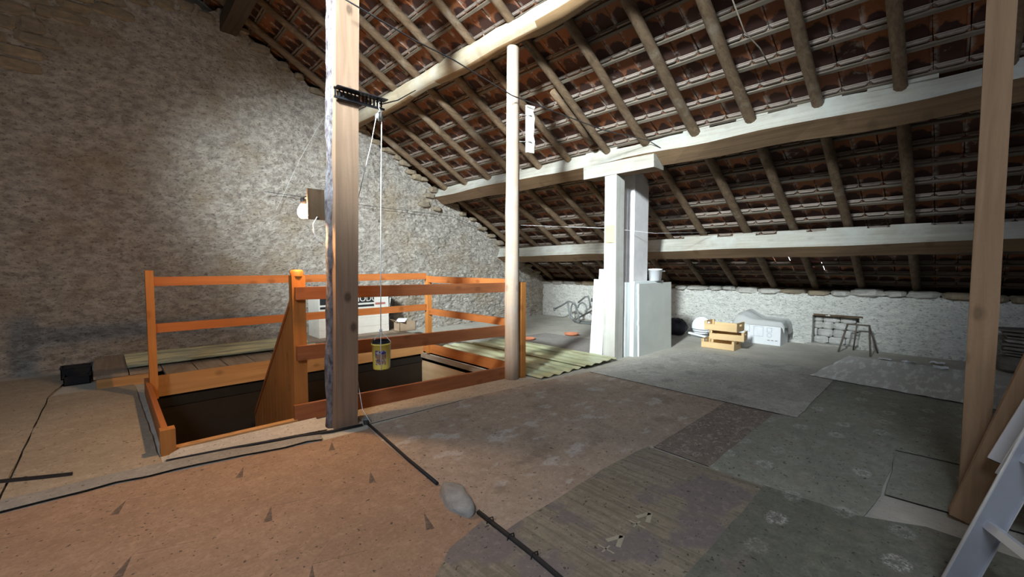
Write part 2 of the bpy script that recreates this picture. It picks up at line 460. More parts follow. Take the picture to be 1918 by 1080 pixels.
# walls behind and left of the camera
b = MB(); b.box((X0, Y0 - .2, 0), (X1, Y0, 2.2))
for i in range(30):
    xa, xb = X0 + i * .5, X0 + (i + 1) * .5
    zt = lambda x: (ZR(x) if x > RX else ZL(x)) + .08
    b.add([(xa, Y0, 0.0), (xb, Y0, 0.0), (xb, Y0, zt(xb)), (xa, Y0, zt(xa))], [(3, 2, 1, 0)])
struct('wall_front', b, M_gable)
struct('wall_left', MB().box((X0 - .2, Y0, 0), (X0, Y1, ZL(X0) + .1)), M_gable)

# ------------------------------------------------------------------ roof, left slope (out of frame) with added fill opening
rl = MB()
def lq(xa, xb, ya, yb, mb, o=.0):
    for t0 in (0, 1):
        pass
    mb.add([(xa, ya, ZL(xa) + o), (xb, ya, ZL(xb) + o), (xb, yb, ZL(xb) + o), (xa, yb, ZL(xa) + o)], [(3, 2, 1, 0)])
lq(X0, SKX0, Y0, Y1, rl); lq(SKX1, RX, Y0, Y1, rl); lq(SKX0, SKX1, Y0, SKY0, rl); lq(SKX0, SKX1, SKY1, Y1, rl)
roofl = struct('ceiling_left', rl, M_backing)
for i in range(18):
    yy = -4.8 + i * .7
    if SKY0 - .05 < yy < SKY1 + .05: continue
    MB().beam((X0, yy, ZL(X0) - .06), (RX, yy, RZ - .06), .1, .1).build('rafter', M_rafter, roofl)
# ------------------------------------------------------------------ roof, right slope: ceiling > rafters, battens, tiles
HOLES = [(7.62, 1.86), (7.86, 1.62), (7.86, 1.44)]
def RP(x, y, w):           # point on the slope at plan x, y, offset w along the outward normal
    return Vector((x + ST * w, y, ZR(x) + CT * w))
back = MB()  # sheet added above the tiles to keep daylight from leaking through
back_rows = [RX - .2, 7.5, 7.75, 8.0, 8.75]
for i in range(4):
    xa, xb = back_rows[i], back_rows[i + 1]
    cuts = [Y0]
    hs = [h for h in HOLES if xa < h[0] < xb]
    for h in sorted(hs, key=lambda q: q[1]):
        cuts += [h[1] - .05, h[1] + .05]
    cuts.append(Y1)
    for c in range(0, len(cuts) - 1):
        if c % 2 == 1: continue
        back.add([RP(xa, cuts[c], .075), RP(xb, cuts[c], .075), RP(xb, cuts[c + 1], .075), RP(xa, cuts[c + 1], .075)], [(3, 2, 1, 0)])
ceil = struct('ceiling', back, M_backing)
RAFY = [-1.95, -1.37, -.79, -.2, .39, .97, 1.55, 2.13, 2.75, 3.30, 3.95, 4.53, 5.13, 5.72, 6.37, 7.03]
for i, y in enumerate(RAFY):
    rd = random.Random(i * 3 + 1); pts = []; rr = []
    r0 = rd.uniform(.046, .056)
    for j in range(23):
        x = RX + .1 + j * (8.25 - RX - .1) / 22
        wob = Vector((0, .022 * noise.noise(Vector((x * .8, y, 1))), .012 * noise.noise(Vector((x * .8, y, 5)))))
        pts.append(RP(x, y, -.033 - r0) + wob); rr.append(r0 * (1 + .10 * noise.noise(Vector((x * 2.2, y * 3, 2)))))
    MB().tube(pts, rr, 9, jit=.10, seed=i).build('rafter', M_rafter, ceil)
# short sister rafter beside the one over the middle post
MB().tube([RP(4.0 + j * .2, 3.30 + .13, -.08) for j in range(5)], .04, 8, jit=.1, seed=77).build('rafter', M_rafter, ceil)
NROW = 35
def rowx(r): return 8.23 - .25 * r
for r in range(NROW):
    m = MB(); x = rowx(r); rd = random.Random(r + 50)
    m.beam(RP(x, -2.4, -.016), RP(x, 7.5, -.016), .030, .028, side=(ST, 0, CT), n=24, jit=.006, seed=r)
    m.build('batten', M_batten, ceil)
# tiles
TW, TL = .2, .345
def tile_geo():
    """verts (u, v, w) + faces + uv: plate, hooked head nib with rounded foot, side interlock rib"""
    vs, fs = [], []
    def bx(u0, u1, v0, v1, w00, w01, th, taper=0):
        o = len(vs)
        for (v, w) in ((v0, w00), (v1, w01)):
            vs.extend([(u0 + taper, v, w), (u1 - taper, v, w), (u1, v, w + th), (u0, v, w + th)])
        fs.extend([(o, o + 4, o + 5, o + 1), (o + 1, o + 5, o + 6, o + 2), (o + 3, o + 7, o + 4, o), (o, o + 1, o + 2, o + 3), (o + 4, o + 7, o + 6, o + 5), (o + 2, o + 6, o + 7, o + 3)])
    bx(.003, TW - .003, 0, TL, .004, .030, .013)
    bx(.008, TW - .008, .006, .022, -.019, -.017, .025, .022)
    bx(.001, .022, .03, TL - .01, -.002, .024, .010, .004)
    return vs, fs
TV, TF = tile_geo()
def tmap(u, v, w, tilt=0.0):   # tile local -> roof frame (before translation)
    return Vector((v * CT + w * ST, u, -v * ST + w * CT))
def tile_mesh(name, items):
    """items: list of plan offsets (Vector) ; one mesh with UVs"""
    vs, fs, uvs = [], [], []
    for off, dv in items:
        o = len(vs)
        for (u, v, w) in TV: vs.append(tuple(off + tmap(u, v, w + dv * v / TL)))
        for f in TF:
            fs.append(tuple(i + o for i in f))
            for i in f: uvs.extend((TV[i][0] / TW, TV[i][1] / TL))
    me = bpy.data.meshes.new(name); me.from_pydata(vs, [], fs)
    ul = me.uv_layers.new(name='UVMap'); ul.data.foreach_set('uv', uvs)
    me.materials.append(M_tile); me.update(); return me
camp = Vector((0, 0, CAM_H)); rot_i = cam.rotation_euler.to_matrix().inverted()
cand = []
for r in range(NROW):
    x = rowx(r) - .045
    for c in range(52):
        y = -2.4 + c * TW + (r % 2) * .0
        if y > 7.4: continue
        rd = random.Random(r * 97 + c)
        off = RP(x, y, rd.uniform(-.001, .004)) + Vector((rd.uniform(-.008, .008), rd.uniform(-.003, .003), 0))
        ctr = RP(x + .15, y + .1, 0) - camp; q = rot_i @ ctr
        sz = 0
        if q.z < -.1:
            px, py = -q.x / q.z * 800, -q.y / q.z * 800
            if abs(px) < 975 and abs(py) < 555: sz = abs(ctr.dot(Vector((ST, 0, CT)))) / ctr.length ** 3
        holed = any(x < h[0] < x + .30 and y < h[1] < y + TW for h in HOLES)
        cand.append((sz, off, r, c, holed))
cand.sort(key=lambda q: -q[0])
base_me = tile_mesh('tile', [(Vector((0, 0, 0)), 0.0)])
single = [q for q in cand[:300]]
for sz, off, r, c, h in single:
    o = bpy.data.objects.new('tile', base_me); COL.objects.link(o); o.parent = ceil; o.location = off
    o.rotation_euler = (0, 0, random.Random(r * 31 + c).uniform(-.02, .02))
rest = [(q[1], 0.0) for q in cand[300:] if not q[4]]
o = bpy.data.objects.new('tile_field', tile_mesh('tile_field', rest)); COL.objects.link(o); o.parent = ceil; o['kind'] = 'stuff'
def holed_tile(off):           # a tile with a chipped corner that lets daylight through
    m = MB(); hu, hv, s = .12, .17, .016
    q = lambda u, v: off + tmap(u, v, .004 + .026 * v / TL)
    us = [0, hu - s, hu + s, TW]; vv = [0, hv - s, hv + s, TL]
    for i in range(3):
        for j in range(3):
            if i == 1 and j == 1: continue
            m.add([q(us[i], vv[j]), q(us[i + 1], vv[j]), q(us[i + 1], vv[j + 1]), q(us[i], vv[j + 1])], [(0, 1, 2, 3)])
    return m
for q in cand[300:]:
    if q[4]: holed_tile(q[1]).build('chipped_tile', flat('old_clay', (.13, .06, .04), .9), ceil)

# ------------------------------------------------------------------ purlins and posts
pa = thing('purlin', (4.96, 2.0, 2.58), 'long squared grey purlin resting on the limewashed post and corbel', 'beam')
MB().beam((5.01, 7.4, 2.645), (5.01, -4.5, 2.625), .25, .21, side=(ST, 0, CT), n=48, jit=.03, seed=3, under=1).build('timber', [M_whitebeam, M_beamshade], pa)
for y, l, h in ((5.13, .35, .05), (3.42, .5, .06), (2.13, .3, .05), (1.55, .3, .05), (.97, .35, .05), (.39, .45, .06)):
    MB().beam((5.04, y - l / 2, 2.765), (5.04, y + l / 2, 2.765), .18, h, side=(ST, 0, CT), n=3, jit=.01, seed=y).build('packing_block', M_whitebeam, pa)
cb = thing('corbel', (4.97, 3.1, 2.42), 'short thick corbel block capping the limewashed post', 'beam')
MB().beam((4.965, 3.62, 2.515), (4.965, 2.58, 2.515), .25, .16, n=8, jit=.012, seed=8, under=1).build('block', [M_whitebeam, M_beamshade], cb)
pb = thing('purlin', (6.62, 2.0, 1.42), 'lowest grey purlin running behind the chimney flue', 'beam')
MB().beam((6.67, 7.4, 1.475), (6.67, -4.5, 1.575), .25, .22, side=(ST, 0, CT), n=48, jit=.025, seed=5, under=1).build('timber', [M_whitebeam, M_beamshade], pb)
for y, l in ((2.75, .5), (2.13, .3), (1.55, .34), (.97, .4), (.39, .34)):
    zc = 1.475 + (7.4 - y) * .0084 + .125
    MB().beam((6.71, y - l / 2, zc), (6.71, y + l / 2, zc), .16, .06, side=(ST, 0, CT), n=3, jit=.008, seed=y).build('packing_block', M_whitebeam, pb)
pl = thing('log_purlin', (3.2, 3.0, 3.55), 'crooked stripped log purlin resting on the round post', 'beam')
pts, rr = [], []
for j in range(40):
    y = 7.42 - j * .3
    pts.append((3.20 + .03 * noise.noise(Vector((y * .7, 0, 3))), y, 3.68 + .05 * noise.noise(Vector((y * .9, 2, 0)))))
    rr.append(.115 * (1 + .22 * noise.noise(Vector((y * 1.1, 7, 0)))))
m = MB().tube(pts, rr, 12, jit=.22, seed=4)
for i, f in enumerate(m.f):    # shade of the underside put into the colour
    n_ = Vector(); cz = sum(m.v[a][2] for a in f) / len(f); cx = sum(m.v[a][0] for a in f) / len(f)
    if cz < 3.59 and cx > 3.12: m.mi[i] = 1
m.build('timber', [M_log, M_logshade], pl)
pr_ = thing('purlin', (1.38, 2.0, 4.62), 'squared upper purlin over the bark-edged post', 'beam')
MB().beam((1.42, 7.4, 4.63), (1.42, -4.5, 4.63), .2, .2, n=20, jit=.02, seed=9).build('timber', wood('dark_beam', (.10, .07, .045), (.06, .04, .028), axis=1), pr_)

fp = thing('post', (1.32, 3.31, 0), 'sawn post with bark along its left edge beside the stairwell', 'post')
LEAN = .0226
MB().beam((1.3225, 3.31, 0), (1.3225 + LEAN * 4.53, 3.31, 4.53), .18, .175, side=(1, 0, 0), n=16, jit=.004, seed=2).build('timber', M_post, fp)
m = MB(); pts = []; rr = []
for j in range(61):
    z = j * 4.5 / 60
    pts.append((1.245 + LEAN * z + .006 * noise.noise(Vector((z * 2, 3, 1))), 3.33 + .01 * noise.noise(Vector((z * 3, 1, 1))), z))
    rr.append(.040 * (1 + .35 * noise.noise(Vector((z * 3.1, 8, 2)))))
m.tube(pts, rr, 9, jit=.3, seed=6, sq=(1.3, 1.0)).build('bark_edge', M_bark, fp, label='grey bark left on the edge of the post')
rp = thing('round_post', (3.22, 3.36, 0), 'round peeled pole post at the end of the railing', 'post')
pts = [(3.22 + .005 * j / 3 + .006 * noise.noise(Vector((j * .5, 1, 4))), 3.36, j * .2585) for j in range(15)]
MB().tube(pts, [.082 - .0012 * j for j in range(15)], 14, jit=.06, seed=12).build('timber', M_round, rp)
ws = MB()
for j in range(8):
    z0, z1 = 2.47 + j * .0625, 2.47 + (j + 1) * .0625
    w0, w1 = .045 + .012 * noise.noise(Vector((j * .8, 5, 1))), .045 + .012 * noise.noise(Vector(((j + 1) * .8, 5, 1)))
    ws.add([(3.355, 3.26, z0), (3.355 + 2 * w0, 3.24, z0), (3.355 + 2 * w0, 3.265, z0), (3.355, 3.285, z0),
            (3.355, 3.26, z1), (3.355 + 2 * w1, 3.24, z1), (3.355 + 2 * w1, 3.265, z1), (3.355, 3.285, z1)],
           [(0, 3, 2, 1), (4, 5, 6, 7), (0, 1, 5, 4), (1, 2, 6, 5), (2, 3, 7, 6), (3, 0, 4, 7)])
# two nails hold it to the post
ob = thing('offcut_board', (3.38, 3.34, 2.47), 'pale split offcut board nailed upright to the round post', 'board')
ws.build('board', M_limepost, ob)
for z in (2.58, 2.86): MB().tube([(3.25, 3.33, z), (3.40, 3.24, z)], .004, 6).build('nail', M_steel, ob)
cp = thing('post', (4.96, 3.19, 0), 'limewashed square post under the corbel', 'post')
MB().beam((4.955, 3.19, 0), (4.945, 3.19, 2.44), .18, .19, side=(1, 0, 0), n=14, jit=.006, seed=22).build('timber', M_limepost, cp)
MB().box((4.846, 3.12, 1.55), (4.862, 3.26, 1.78)).build('patch_board', M_crate, cp, label='small bare wood patch')
xp = thing('post', (3.28, -.1, 0), 'brown sawn post at the right edge of the picture', 'post')
MB().beam((3.28, -.10, 0), (3.275, -.10, 3.56), .10, .16, side=(1, 0, 0), n=14, jit=.004, seed=31).build('timber', M_postr, xp)
# ------------------------------------------------------------------ stairwell railing
ra = thing('stair_railing', (1.8, 4.5, 0), 'orange pine guard railing around the stairwell opening', 'railing')
def part(name, mb, mat, label=None): return mb.build(name, mat, ra, label=label)
# posts
part('corner_post', MB().box((.285, 5.16, 0.0), (.345, 5.24, 1.205)), M_pinez)
part('corner_post', MB().box((3.315, 5.18, .0), (3.385, 5.25, 1.105)), M_pinez)
part('corner_post', MB().box((3.305, 3.295, 0.0), (3.375, 3.365, 1.065)), M_pinez)
nw = MB().box((1.075, 3.62, -.05), (1.175, 3.70, 1.17))
nwp = part('newel_post', nw, M_pinez)
nw = MB().lathe([(.0501, 1.165), (.0501, 1.2), (.04, 1.215), (.0, 1.218)], (1.125, 3.66, 0), 16)
nw.build('newel_cap', M_pinez, nwp)
# back rails
def hrail(p0, p1, z, h, th, mat=M_pine): return MB().beam(Vector(p0) + Vector((0, 0, z)), Vector(p1) + Vector((0, 0, z)), th, h)
part('rail', hrail((.345, 5.21, 0), (3.315, 5.22, 0), 1.10, .085, .035), M_pine)
part('rail', hrail((.345, 5.21, 0), (3.315, 5.22, 0), .66, .085, .035), M_pine)
# right side rails
part('rail', hrail((3.35, 5.18, 0), (3.345, 3.42, 0), 1.055, .085, .035), M_piney)
part('rail', hrail((3.35, 5.18, 0), (3.345, 3.42, 0), .60, .085, .035), M_piney)
# front rails, nailed on the room side of newel and end post
for z, h in ((1.03, .10), (.555, .115)):
    part('rail', MB().beam((1.09, 3.60, z), (3.43, 3.395, z - .02), .035, h), M_rail)
part('toe_rail', MB().beam((1.06, 3.60, .075), (3.43, 3.395, .07), .035, .135), M_rail)
# toe boards around the opening
part('toe_board', MB().box((.33, 5.375, -.035), (3.36, 5.41, .17)), M_toe)
part('toe_board', MB().box((3.36, 3.44, -.02), (3.395, 5.45, .125)), M_piney)
part('toe_board', MB().beam((.275, 5.42, .03), (.265, 3.64, .03), .035, .26), M_piney)
part('corner_block', MB().box((.235, 3.56, 0), (.315, 3.64, .17)), M_pinez)
part('edge_strip', MB().beam((.31, 3.615, .005), (1.08, 3.605, .005), .06, .05), M_toe)
# boarded triangle beside the stairs, sloping down towards the gable
for i in range(15):
    y0, y1 = 3.70 + i * .105, 3.70 + (i + 1) * .105 - .005
    za, zb = 1.16 - (y0 - 3.70) * .99, 1.16 - (y1 - 3.70) * .99
    part('panel_board', MB().add([(1.155, y0, -.9), (1.18, y0, -.9), (1.18, y1, -.9), (1.155, y1, -.9), (1.155, y0, za), (1.18, y0, za), (1.18, y1, zb), (1.155, y1, zb)],
         [(0, 3, 2, 1), (4, 5, 6, 7), (0, 1, 5, 4), (1, 2, 6, 5), (2, 3, 7, 6), (3, 0, 4, 7)]), M_pinez)
part('handrail_cap', MB().beam((1.168, 3.70, 1.175), (1.168, 5.26, -.37), .045, .03), M_pine)
MB().beam((3.33, 5.36, -.055), (3.34, 3.66, -.055), .05, .05).build('trim_1', M_deck, None)['kind'] = 'structure'

# ------------------------------------------------------------------ lamps
def bulb_lamp():
    t = thing('wall_lamp', (1.1, 3.2, 1.5), 'bare glowing bulb on a small brown board fixed to the bark-edged post', 'lamp')
    MB().box((1.135, 3.40, 1.60), (1.30, 3.42, 1.83)).build('back_board', wood('dark_board', (.13, .085, .05), (.08, .05, .03)), t)
    MB().tube([(1.16, 3.42, 1.77), (1.14, 3.45, 1.768), (1.125, 3.47, 1.755)], .008, 6).build('arm', M_black, t)
    sk = MB().lathe([(.0, .075), (.017, .075), (.019, .03), (.016, .025)], (1.125, 3.47, 1.69), 12).build('socket', M_black, t)
    n = NT('lit_bulb'); n.col((1, .9, .7)); n.b.inputs['Emission Color'].default_value = (1, .58, .26, 1); n.b.inputs['Emission Strength'].default_value = 900
    MB().lathe([(.0, -.058), (.021, -.053), (.034, -.038), (.041, -.012), (.037, .014), (.025, .036), (.016, .052)], (1.125, 3.47, 1.665), 16).build('bulb', n.m, sk)
    MB().tube([(1.20, 3.395, 1.62), (1.165, 3.38, 1.56), (1.165, 3.37, 1.50), (1.19, 3.36, 1.44), (1.23, 3.36, 1.41)], .005, 6).build('lead', M_rope, t)
    return t
BULB = bulb_lamp()
def flood():
    p = Vector((-2.2, 1.20, 4.65)); az, el = R(29.5), R(-19.2); d = Vector((math.cos(az) * math.cos(el), math.sin(az) * math.cos(el), math.sin(el)))
    t = thing('floodlight', (-2.2, 1.2, 4.5), 'white LED floodlight fixed under the far roof slope, outside the picture', 'lamp')
    q = d.to_track_quat('-Z', 'Y').to_matrix().to_4x4()
    M = Matrix.Translation(p) @ q
    MB().box((-.32, -.30, .22), (.32, .30, .30), M=M).build('housing', M_black, t)
    n = NT('led_glass'); n.col((.9, .95, 1)); n.b.inputs['Emission Color'].default_value = (.8, .92, 1, 1); n.b.inputs['Emission Strength'].default_value = 12
    MB().box((-.30, -.28, .21), (.30, .28, .22), M=M).build('glass', n.m, t)
    MB().beam(p + Vector((-.26, -.12, .28)), p + Vector((-.26, -.12, .06)), .03, .03).build('yoke', M_steel, t)
    l = bpy.data.lights.new('flood_light', 'SPOT'); l.shadow_soft_size = .36
    l.energy = 6900; l.color = (.88, .98, 1.0); l.spot_size = R(41); l.spot_blend = 1.0
    o = bpy.data.objects.new('flood_light', l); o.matrix_world = M @ Matrix.Diagonal((2.0, 1, 1, 1)); COL.objects.link(o)
flood()

# ------------------------------------------------------------------ floor coverings
def mat_lino(name, a, b, kind, extra=(.5, .48, .45)):
    n = NT(name); v = n.pos(); s = n.sep(v)
    big = n.noise(v, 1.7, 4, .6); mid = n.noise(v, 11, 5, .65); fine = n.noise(v, 70, 3, .6)
    c = n.mix(n.rng(mid, .35, .65), a, b)
    c = n.mix(n.rng(big, .42, .68, 0, .5), c, tuple(x * .72 for x in b))
    fr = lambda x, off, p: n.math('SUBTRACT', n.math('FRACT', n.math('DIVIDE', n.math('ADD', x, off + 20 * p), p)), .5)
    if kind == 'tri':
        x = n.math('MULTIPLY', fr(s[0], -.05 + .27, .54), .54); y = n.math('MULTIPLY', fr(s[1], -2.37 + .30 - .05, .6), .6)
        def wedge(dx, dy, L, wid, w0):
            t = n.math('ADD', n.math('MULTIPLY', x, dx), n.math('MULTIPLY', y, dy))
            q = n.math('ABSOLUTE', n.math('SUBTRACT', n.math('MULTIPLY', x, dy), n.math('MULTIPLY', y, dx)))
            a1 = n.math('GREATER_THAN', t, 0); a2 = n.math('LESS_THAN', t, L)
            a3 = n.math('LESS_THAN', q, n.math('ADD', n.math('MULTIPLY', t, wid), w0))
            return n.math('MULTIPLY', n.math('MULTIPLY', a1, a2), a3)
        w1 = wedge(-.35, -.94, .15, .13, 0.0); w2 = wedge(.94, -.34, .22, 0.0, .003); w3 = wedge(.75, .66, .25, 0.0, .0025)
        c = n.mix(n.math('MULTIPLY', w1, n.rng(fine, .3, .6, .6, 1)), c, (.10, .08, .07))
        c = n.mix(n.math('MULTIPLY', n.math('MAXIMUM', w2, n.math('MULTIPLY', w3, .6)), .5), c, (.14, .11, .09))
    if kind in ('rose', 'rosedark'):
        x = n.math('MULTIPLY', fr(s[0], -2.05 + .15, .30), .30); y = n.math('MULTIPLY', fr(s[1], -.13 + .11, .22), .22)
        rr = n.math('ADD', n.math('SQRT', n.math('ADD', n.math('MULTIPLY', n.math('MULTIPLY', x, x), .8), n.math('MULTIPLY', n.math('MULTIPLY', y, y), 1.5))), n.math('MULTIPLY', n.math('SUBTRACT', n.noise(v, 28, 3, .6), .5), .05))
        ring = n.math('MULTIPLY', n.rng(rr, .016, .034, .15, 1), n.rng(rr, .044, .066, 1, 0))
        cell = n.white(n.comb(n.math('FLOOR', n.math('DIVIDE', n.math('ADD', s[0], 20 * .3 - 1.9), .3)), n.math('FLOOR', n.math('DIVIDE', n.math('ADD', s[1], 20 * .22 - .02), .22)), 0))
        ring = n.math('MULTIPLY', n.math('MULTIPLY', ring, n.rng(n.noise(v, 75, 3, .7), .42, .58)), n.rng(cell, .25, .8, .1, 1))
        c = n.mix(n.math('MULTIPLY', ring, .7), c, extra)
        c = n.mix(n.rng(n.noise(v, 4.2, 4, .6), .56, .68, 0, .4), c, (.20, .21, .13))
        c = n.mix(n.rng(n.noise(n.map(v, (1, 1, 1), (5, 3, 0)), 3.7, 4, .6), .58, .68, 0, .35), c, (.26, .19, .17))
    if kind == 'worn':
        wv = n.noise(n.map(v, (3.2, 5.5, 1)), 1, 5, .62)
        c = n.mix(n.rng(wv, .57, .63, 0, .6), c, extra)
        c = n.mix(n.rng(n.noise(n.map(v, (1, 1, 1), (9, 4, 0)), 3.0, 5, .62), .56, .64, 0, .6), c, tuple(x * .62 for x in b))
        d2 = n.vor(n.map(v, (3.1, 4.3, 1)), 1)
        c = n.mix(n.rng(n.math('ADD', d2, n.math('MULTIPLY', mid, .12)), .12, .20, .55, 0), c, extra)
    if kind == 'stripe':
        st = n.noise(n.map(v, (46, 2, 1)), 1, 3, .6)
        c = n.mix(n.rng(st, .45, .6, 0, .8), c, tuple(x * .55 for x in a))
        bl = n.noise(v, 2.9, 3, .5)
        c = n.mix(n.rng(bl, .50, .56, 0, .9), c, (.19, .165, .165))
    if kind == 'floral':
        fv = n.noise(n.map(v, (16, 22, 1)), 1, 4, .7, 1.5)
        c = n.mix(n.rng(fv, .54, .60, 0, .6), c, extra)
    if kind == 'chip':
        st = n.noise(n.map(v, (5, 14, 1)), 1, 5, .6)
        c = n.mix(n.rng(st, .4, .65, 0, .4), c, extra)
    c = n.mix(n.rng(fine, .40, .68, 0, .32), c, tuple(x * .5 for x in b))
    c = n.mix(n.rng(n.noise(v, 26, 5, .7), .52, .72, 0, .32), c, tuple(min(.8, x * 1.45 + .02) for x in a))
    dirt = n.noise(n.map(v, (1, 1, 1), (3, 8, 0)), 44, 2, .5)
    c = n.mix(n.rng(dirt, .29, .33, .85, 0), c, (.05, .045, .04))
    n.col(c); n.rough(.8); n.bump(n.math('ADD', mid, n.math('MULTIPLY', fine, .4)), .25, .004)
    return n.m
L_A = mat_lino('linoleum_orange', (.40, .27, .185), (.33, .215, .145), 'tri')
L_B = mat_lino('linoleum_brown', (.45, .36, .285), (.36, .285, .225), 'worn', (.56, .54, .53))
L_C = mat_lino('linoleum_beige', (.46, .40, .32), (.38, .33, .27), 'chip', (.5, .46, .4))
L_D = mat_lino('carpet_floral', (.25, .205, .165), (.19, .155, .13), 'floral', (.46, .41, .35))
L_E = mat_lino('linoleum_green', (.325, .33, .275), (.255, .26, .22), 'rose', (.62, .63, .58))
L_F = mat_lino('linoleum_olive', (.31, .275, .205), (.255, .225, .175), 'stripe')
L_G = mat_lino('linoleum_darkgreen', (.20, .205, .165), (.14, .145, .12), 'rosedark', (.62, .62, .58))
L_I = mat_lino('linoleum_grey', (.50, .49, .44), (.41, .40, .365), 'worn', (.58, .57, .54))
L_K = mat_lino('mat_grey', (.33, .31, .29), (.28, .265, .25), 'chip', (.36, .33, .3))
L_L = mat_lino('chipboard', (.44, .37, .28), (.36, .30, .225), 'chip', (.33, .28, .22))
L_th = mat_lino('pale_board', (.58, .56, .52), (.48, .46, .43), 'chip', (.4, .38, .35))
L_cem = mat_lino('cement', (.36, .345, .32), (.28, .27, .25), 'chip', (.3, .29, .27))
M_edge = flat('sheet_backing', (.045, .035, .03), .95)
def sheet(name, label, cat, poly, z0, th, mat, jit=.006, seed=0, group=None):
    pts = []
    n = len(poly)
    for i in range(n):
        a, b = Vector(poly[i]), Vector(poly[(i + 1) % n]); L = (b - a).length; m = max(1, int(L / .12))
        for q in range(m):
            p = a.lerp(b, q / m); e = noise.noise_vector(Vector((p.x * 6 + seed, p.y * 6, seed * 2.3)))
            pts.append((p.x + e.x * jit, p.y + e.y * jit))
    o = MB().prism(pts, z0, z0 + th, side=1).build(name, [mat, M_edge])
    return tag(o, label, cat, group)
SH = [
 ('linoleum_sheet', 'orange-brown linoleum with small dark triangles in the left foreground', [(-.9, 3.28), (.02, 3.28), (.5, 3.2), (1.1, 3.09), (1.43, 3.07), (1.37, 2.2), (1.31, 1.55), (1.28, 1.50), (1.0, 1.40), (.7, -.3), (-.9, -.3)], .003, L_A),
 ('linoleum_sheet', 'worn brown linoleum between the railing and the patterned carpet', [(1.44, 3.10), (2.57, 3.13), (3.4, 3.05), (4.10, 2.95), (4.10, 1.41), (2.66, 1.39), (1.31, 1.39), (1.35, 2.2), (1.39, 2.8)], .003, L_B),
 ('linoleum_sheet', 'pale beige linoleum strip along the foot of the front rail', [(1.46, 3.16), (2.57, 3.12), (3.42, 3.03), (3.30, 3.42), (2.5, 3.50), (1.46, 3.58)], .007, L_C),
 ('carpet_offcut', 'small dark floral carpet rectangle in the middle of the floor', [(2.67, .985), (4.03, .985), (4.05, 1.415), (2.69, 1.40)], .007, L_D),
 ('linoleum_sheet', 'large grey-green linoleum with pale rosettes on the right', [(2.60, 1.02), (2.62, .28), (3.0, .24), (3.82, .24), (3.85, -.9), (5.7, -.9), (5.70, .92), (4.12, .90), (4.0, 1.02)], .004, L_E),
 ('linoleum_sheet', 'striped olive linoleum in the centre foreground', [(1.30, 1.42), (2.15, 1.45), (2.66, 1.43), (2.64, .68), (1.7, .67), (.7, .66), (.87, 1.36), (1.06, 1.50), (1.30, 1.56)], .005, L_F),
 ('linoleum_sheet', 'dark green linoleum with white rosettes in the right foreground', [(.7, .70), (2.66, .71), (2.66, .30), (2.78, .05), (2.7, -.9), (.7, -.9)], .004, L_G),
 ('linoleum_sheet', 'dull grey linoleum reaching towards the wooden crates', [(4.07, 2.93), (4.95, 2.88), (6.2, 2.7), (6.2, .95), (5.64, .88), (4.05, .86), (4.05, 1.4)], .003, L_I),
 ('linoleum_sheet', 'short grey-green linoleum piece at the foot of the brown right post', [(3.02, .22), (3.79, .235), (3.8, -.85), (3.05, -.85)], .007, L_E),
 ('floor_mat', 'plain grey mat beside the terracotta saucers', [(4.15, 5.3), (4.95, 5.25), (5.85, 5.2), (5.95, 3.5), (4.9, 3.45), (4.2, 3.6)], .004, L_K),
 ('chipboard_sheet', 'dusty chipboard sheet left of the stairwell', [(-.43, 3.40), (.22, 3.40), (.20, 5.9), (-.40, 5.9)], .004, L_L),
 ('chipboard_sheet', 'chipboard sheet at the left edge beside the gable wall', [(-1.3, 3.40), (-.44, 3.40), (-.41, 5.9), (-.25, 7.0), (-1.3, 7.0)], .003, L_L),
 ('cement_patch', 'rough grey cement band along the edge of the orange linoleum', [(-.9, 3.46), (.05, 3.42), (.22, 3.40), (.6, 3.33), (1.1, 3.19), (1.1, 3.09), (.5, 3.2), (.02, 3.28), (-.9, 3.28)], .006, L_cem),
 ('threshold_board', 'pale dusty board in front of the stairwell edge', [(.24, 3.42), (.6, 3.37), (1.18, 3.24), (1.21, 3.56), (.33, 3.58), (.28, 3.52)], .008, L_th),
]
for i, (nm, lb, poly, z, mt) in enumerate(SH):
    sheet(nm, lb, {'linoleum_sheet': 'linoleum', 'carpet_offcut': 'carpet', 'floor_mat': 'mat', 'chipboard_sheet': 'chipboard', 'cement_patch': 'cement', 'threshold_board': 'board'}[nm], poly, .0008 + i * .0012, .0032, mt, .010 if 'cement' not in nm else .03, i)
PRINTS = []
for ox, oy in ((1.81, 1.02), (1.55, 1.02)):
    PRINTS += [((ox, oy + .042), (ox, oy - .042), .008), ((ox + .03, oy), (ox - .03, oy), .008),
               ((ox + .05, oy + .03), (ox + .13, oy), .022), ((ox + .05, oy - .03), (ox + .13, oy), .022)]
OLIVE = [o for o in COL.objects if o.get('label', '').startswith('striped olive')][0]
M_mark = flat('pale_print', (.38, .355, .27), .8)
for a, b, w in PRINTS:
    A, B = Vector((*a, .0105)), Vector((*b, .0105))
    MB().beam(A, B, w, .0006).build('printed_arrow', M_mark, OLIVE)
sheet('floor_strip', 'black wooden strip in the floor at the left edge', 'strip', [(-.9, 3.94), (-.17, 3.56), (-.17, 3.60), (-.9, 4.0)], .016, .008, M_black, .006, 31)

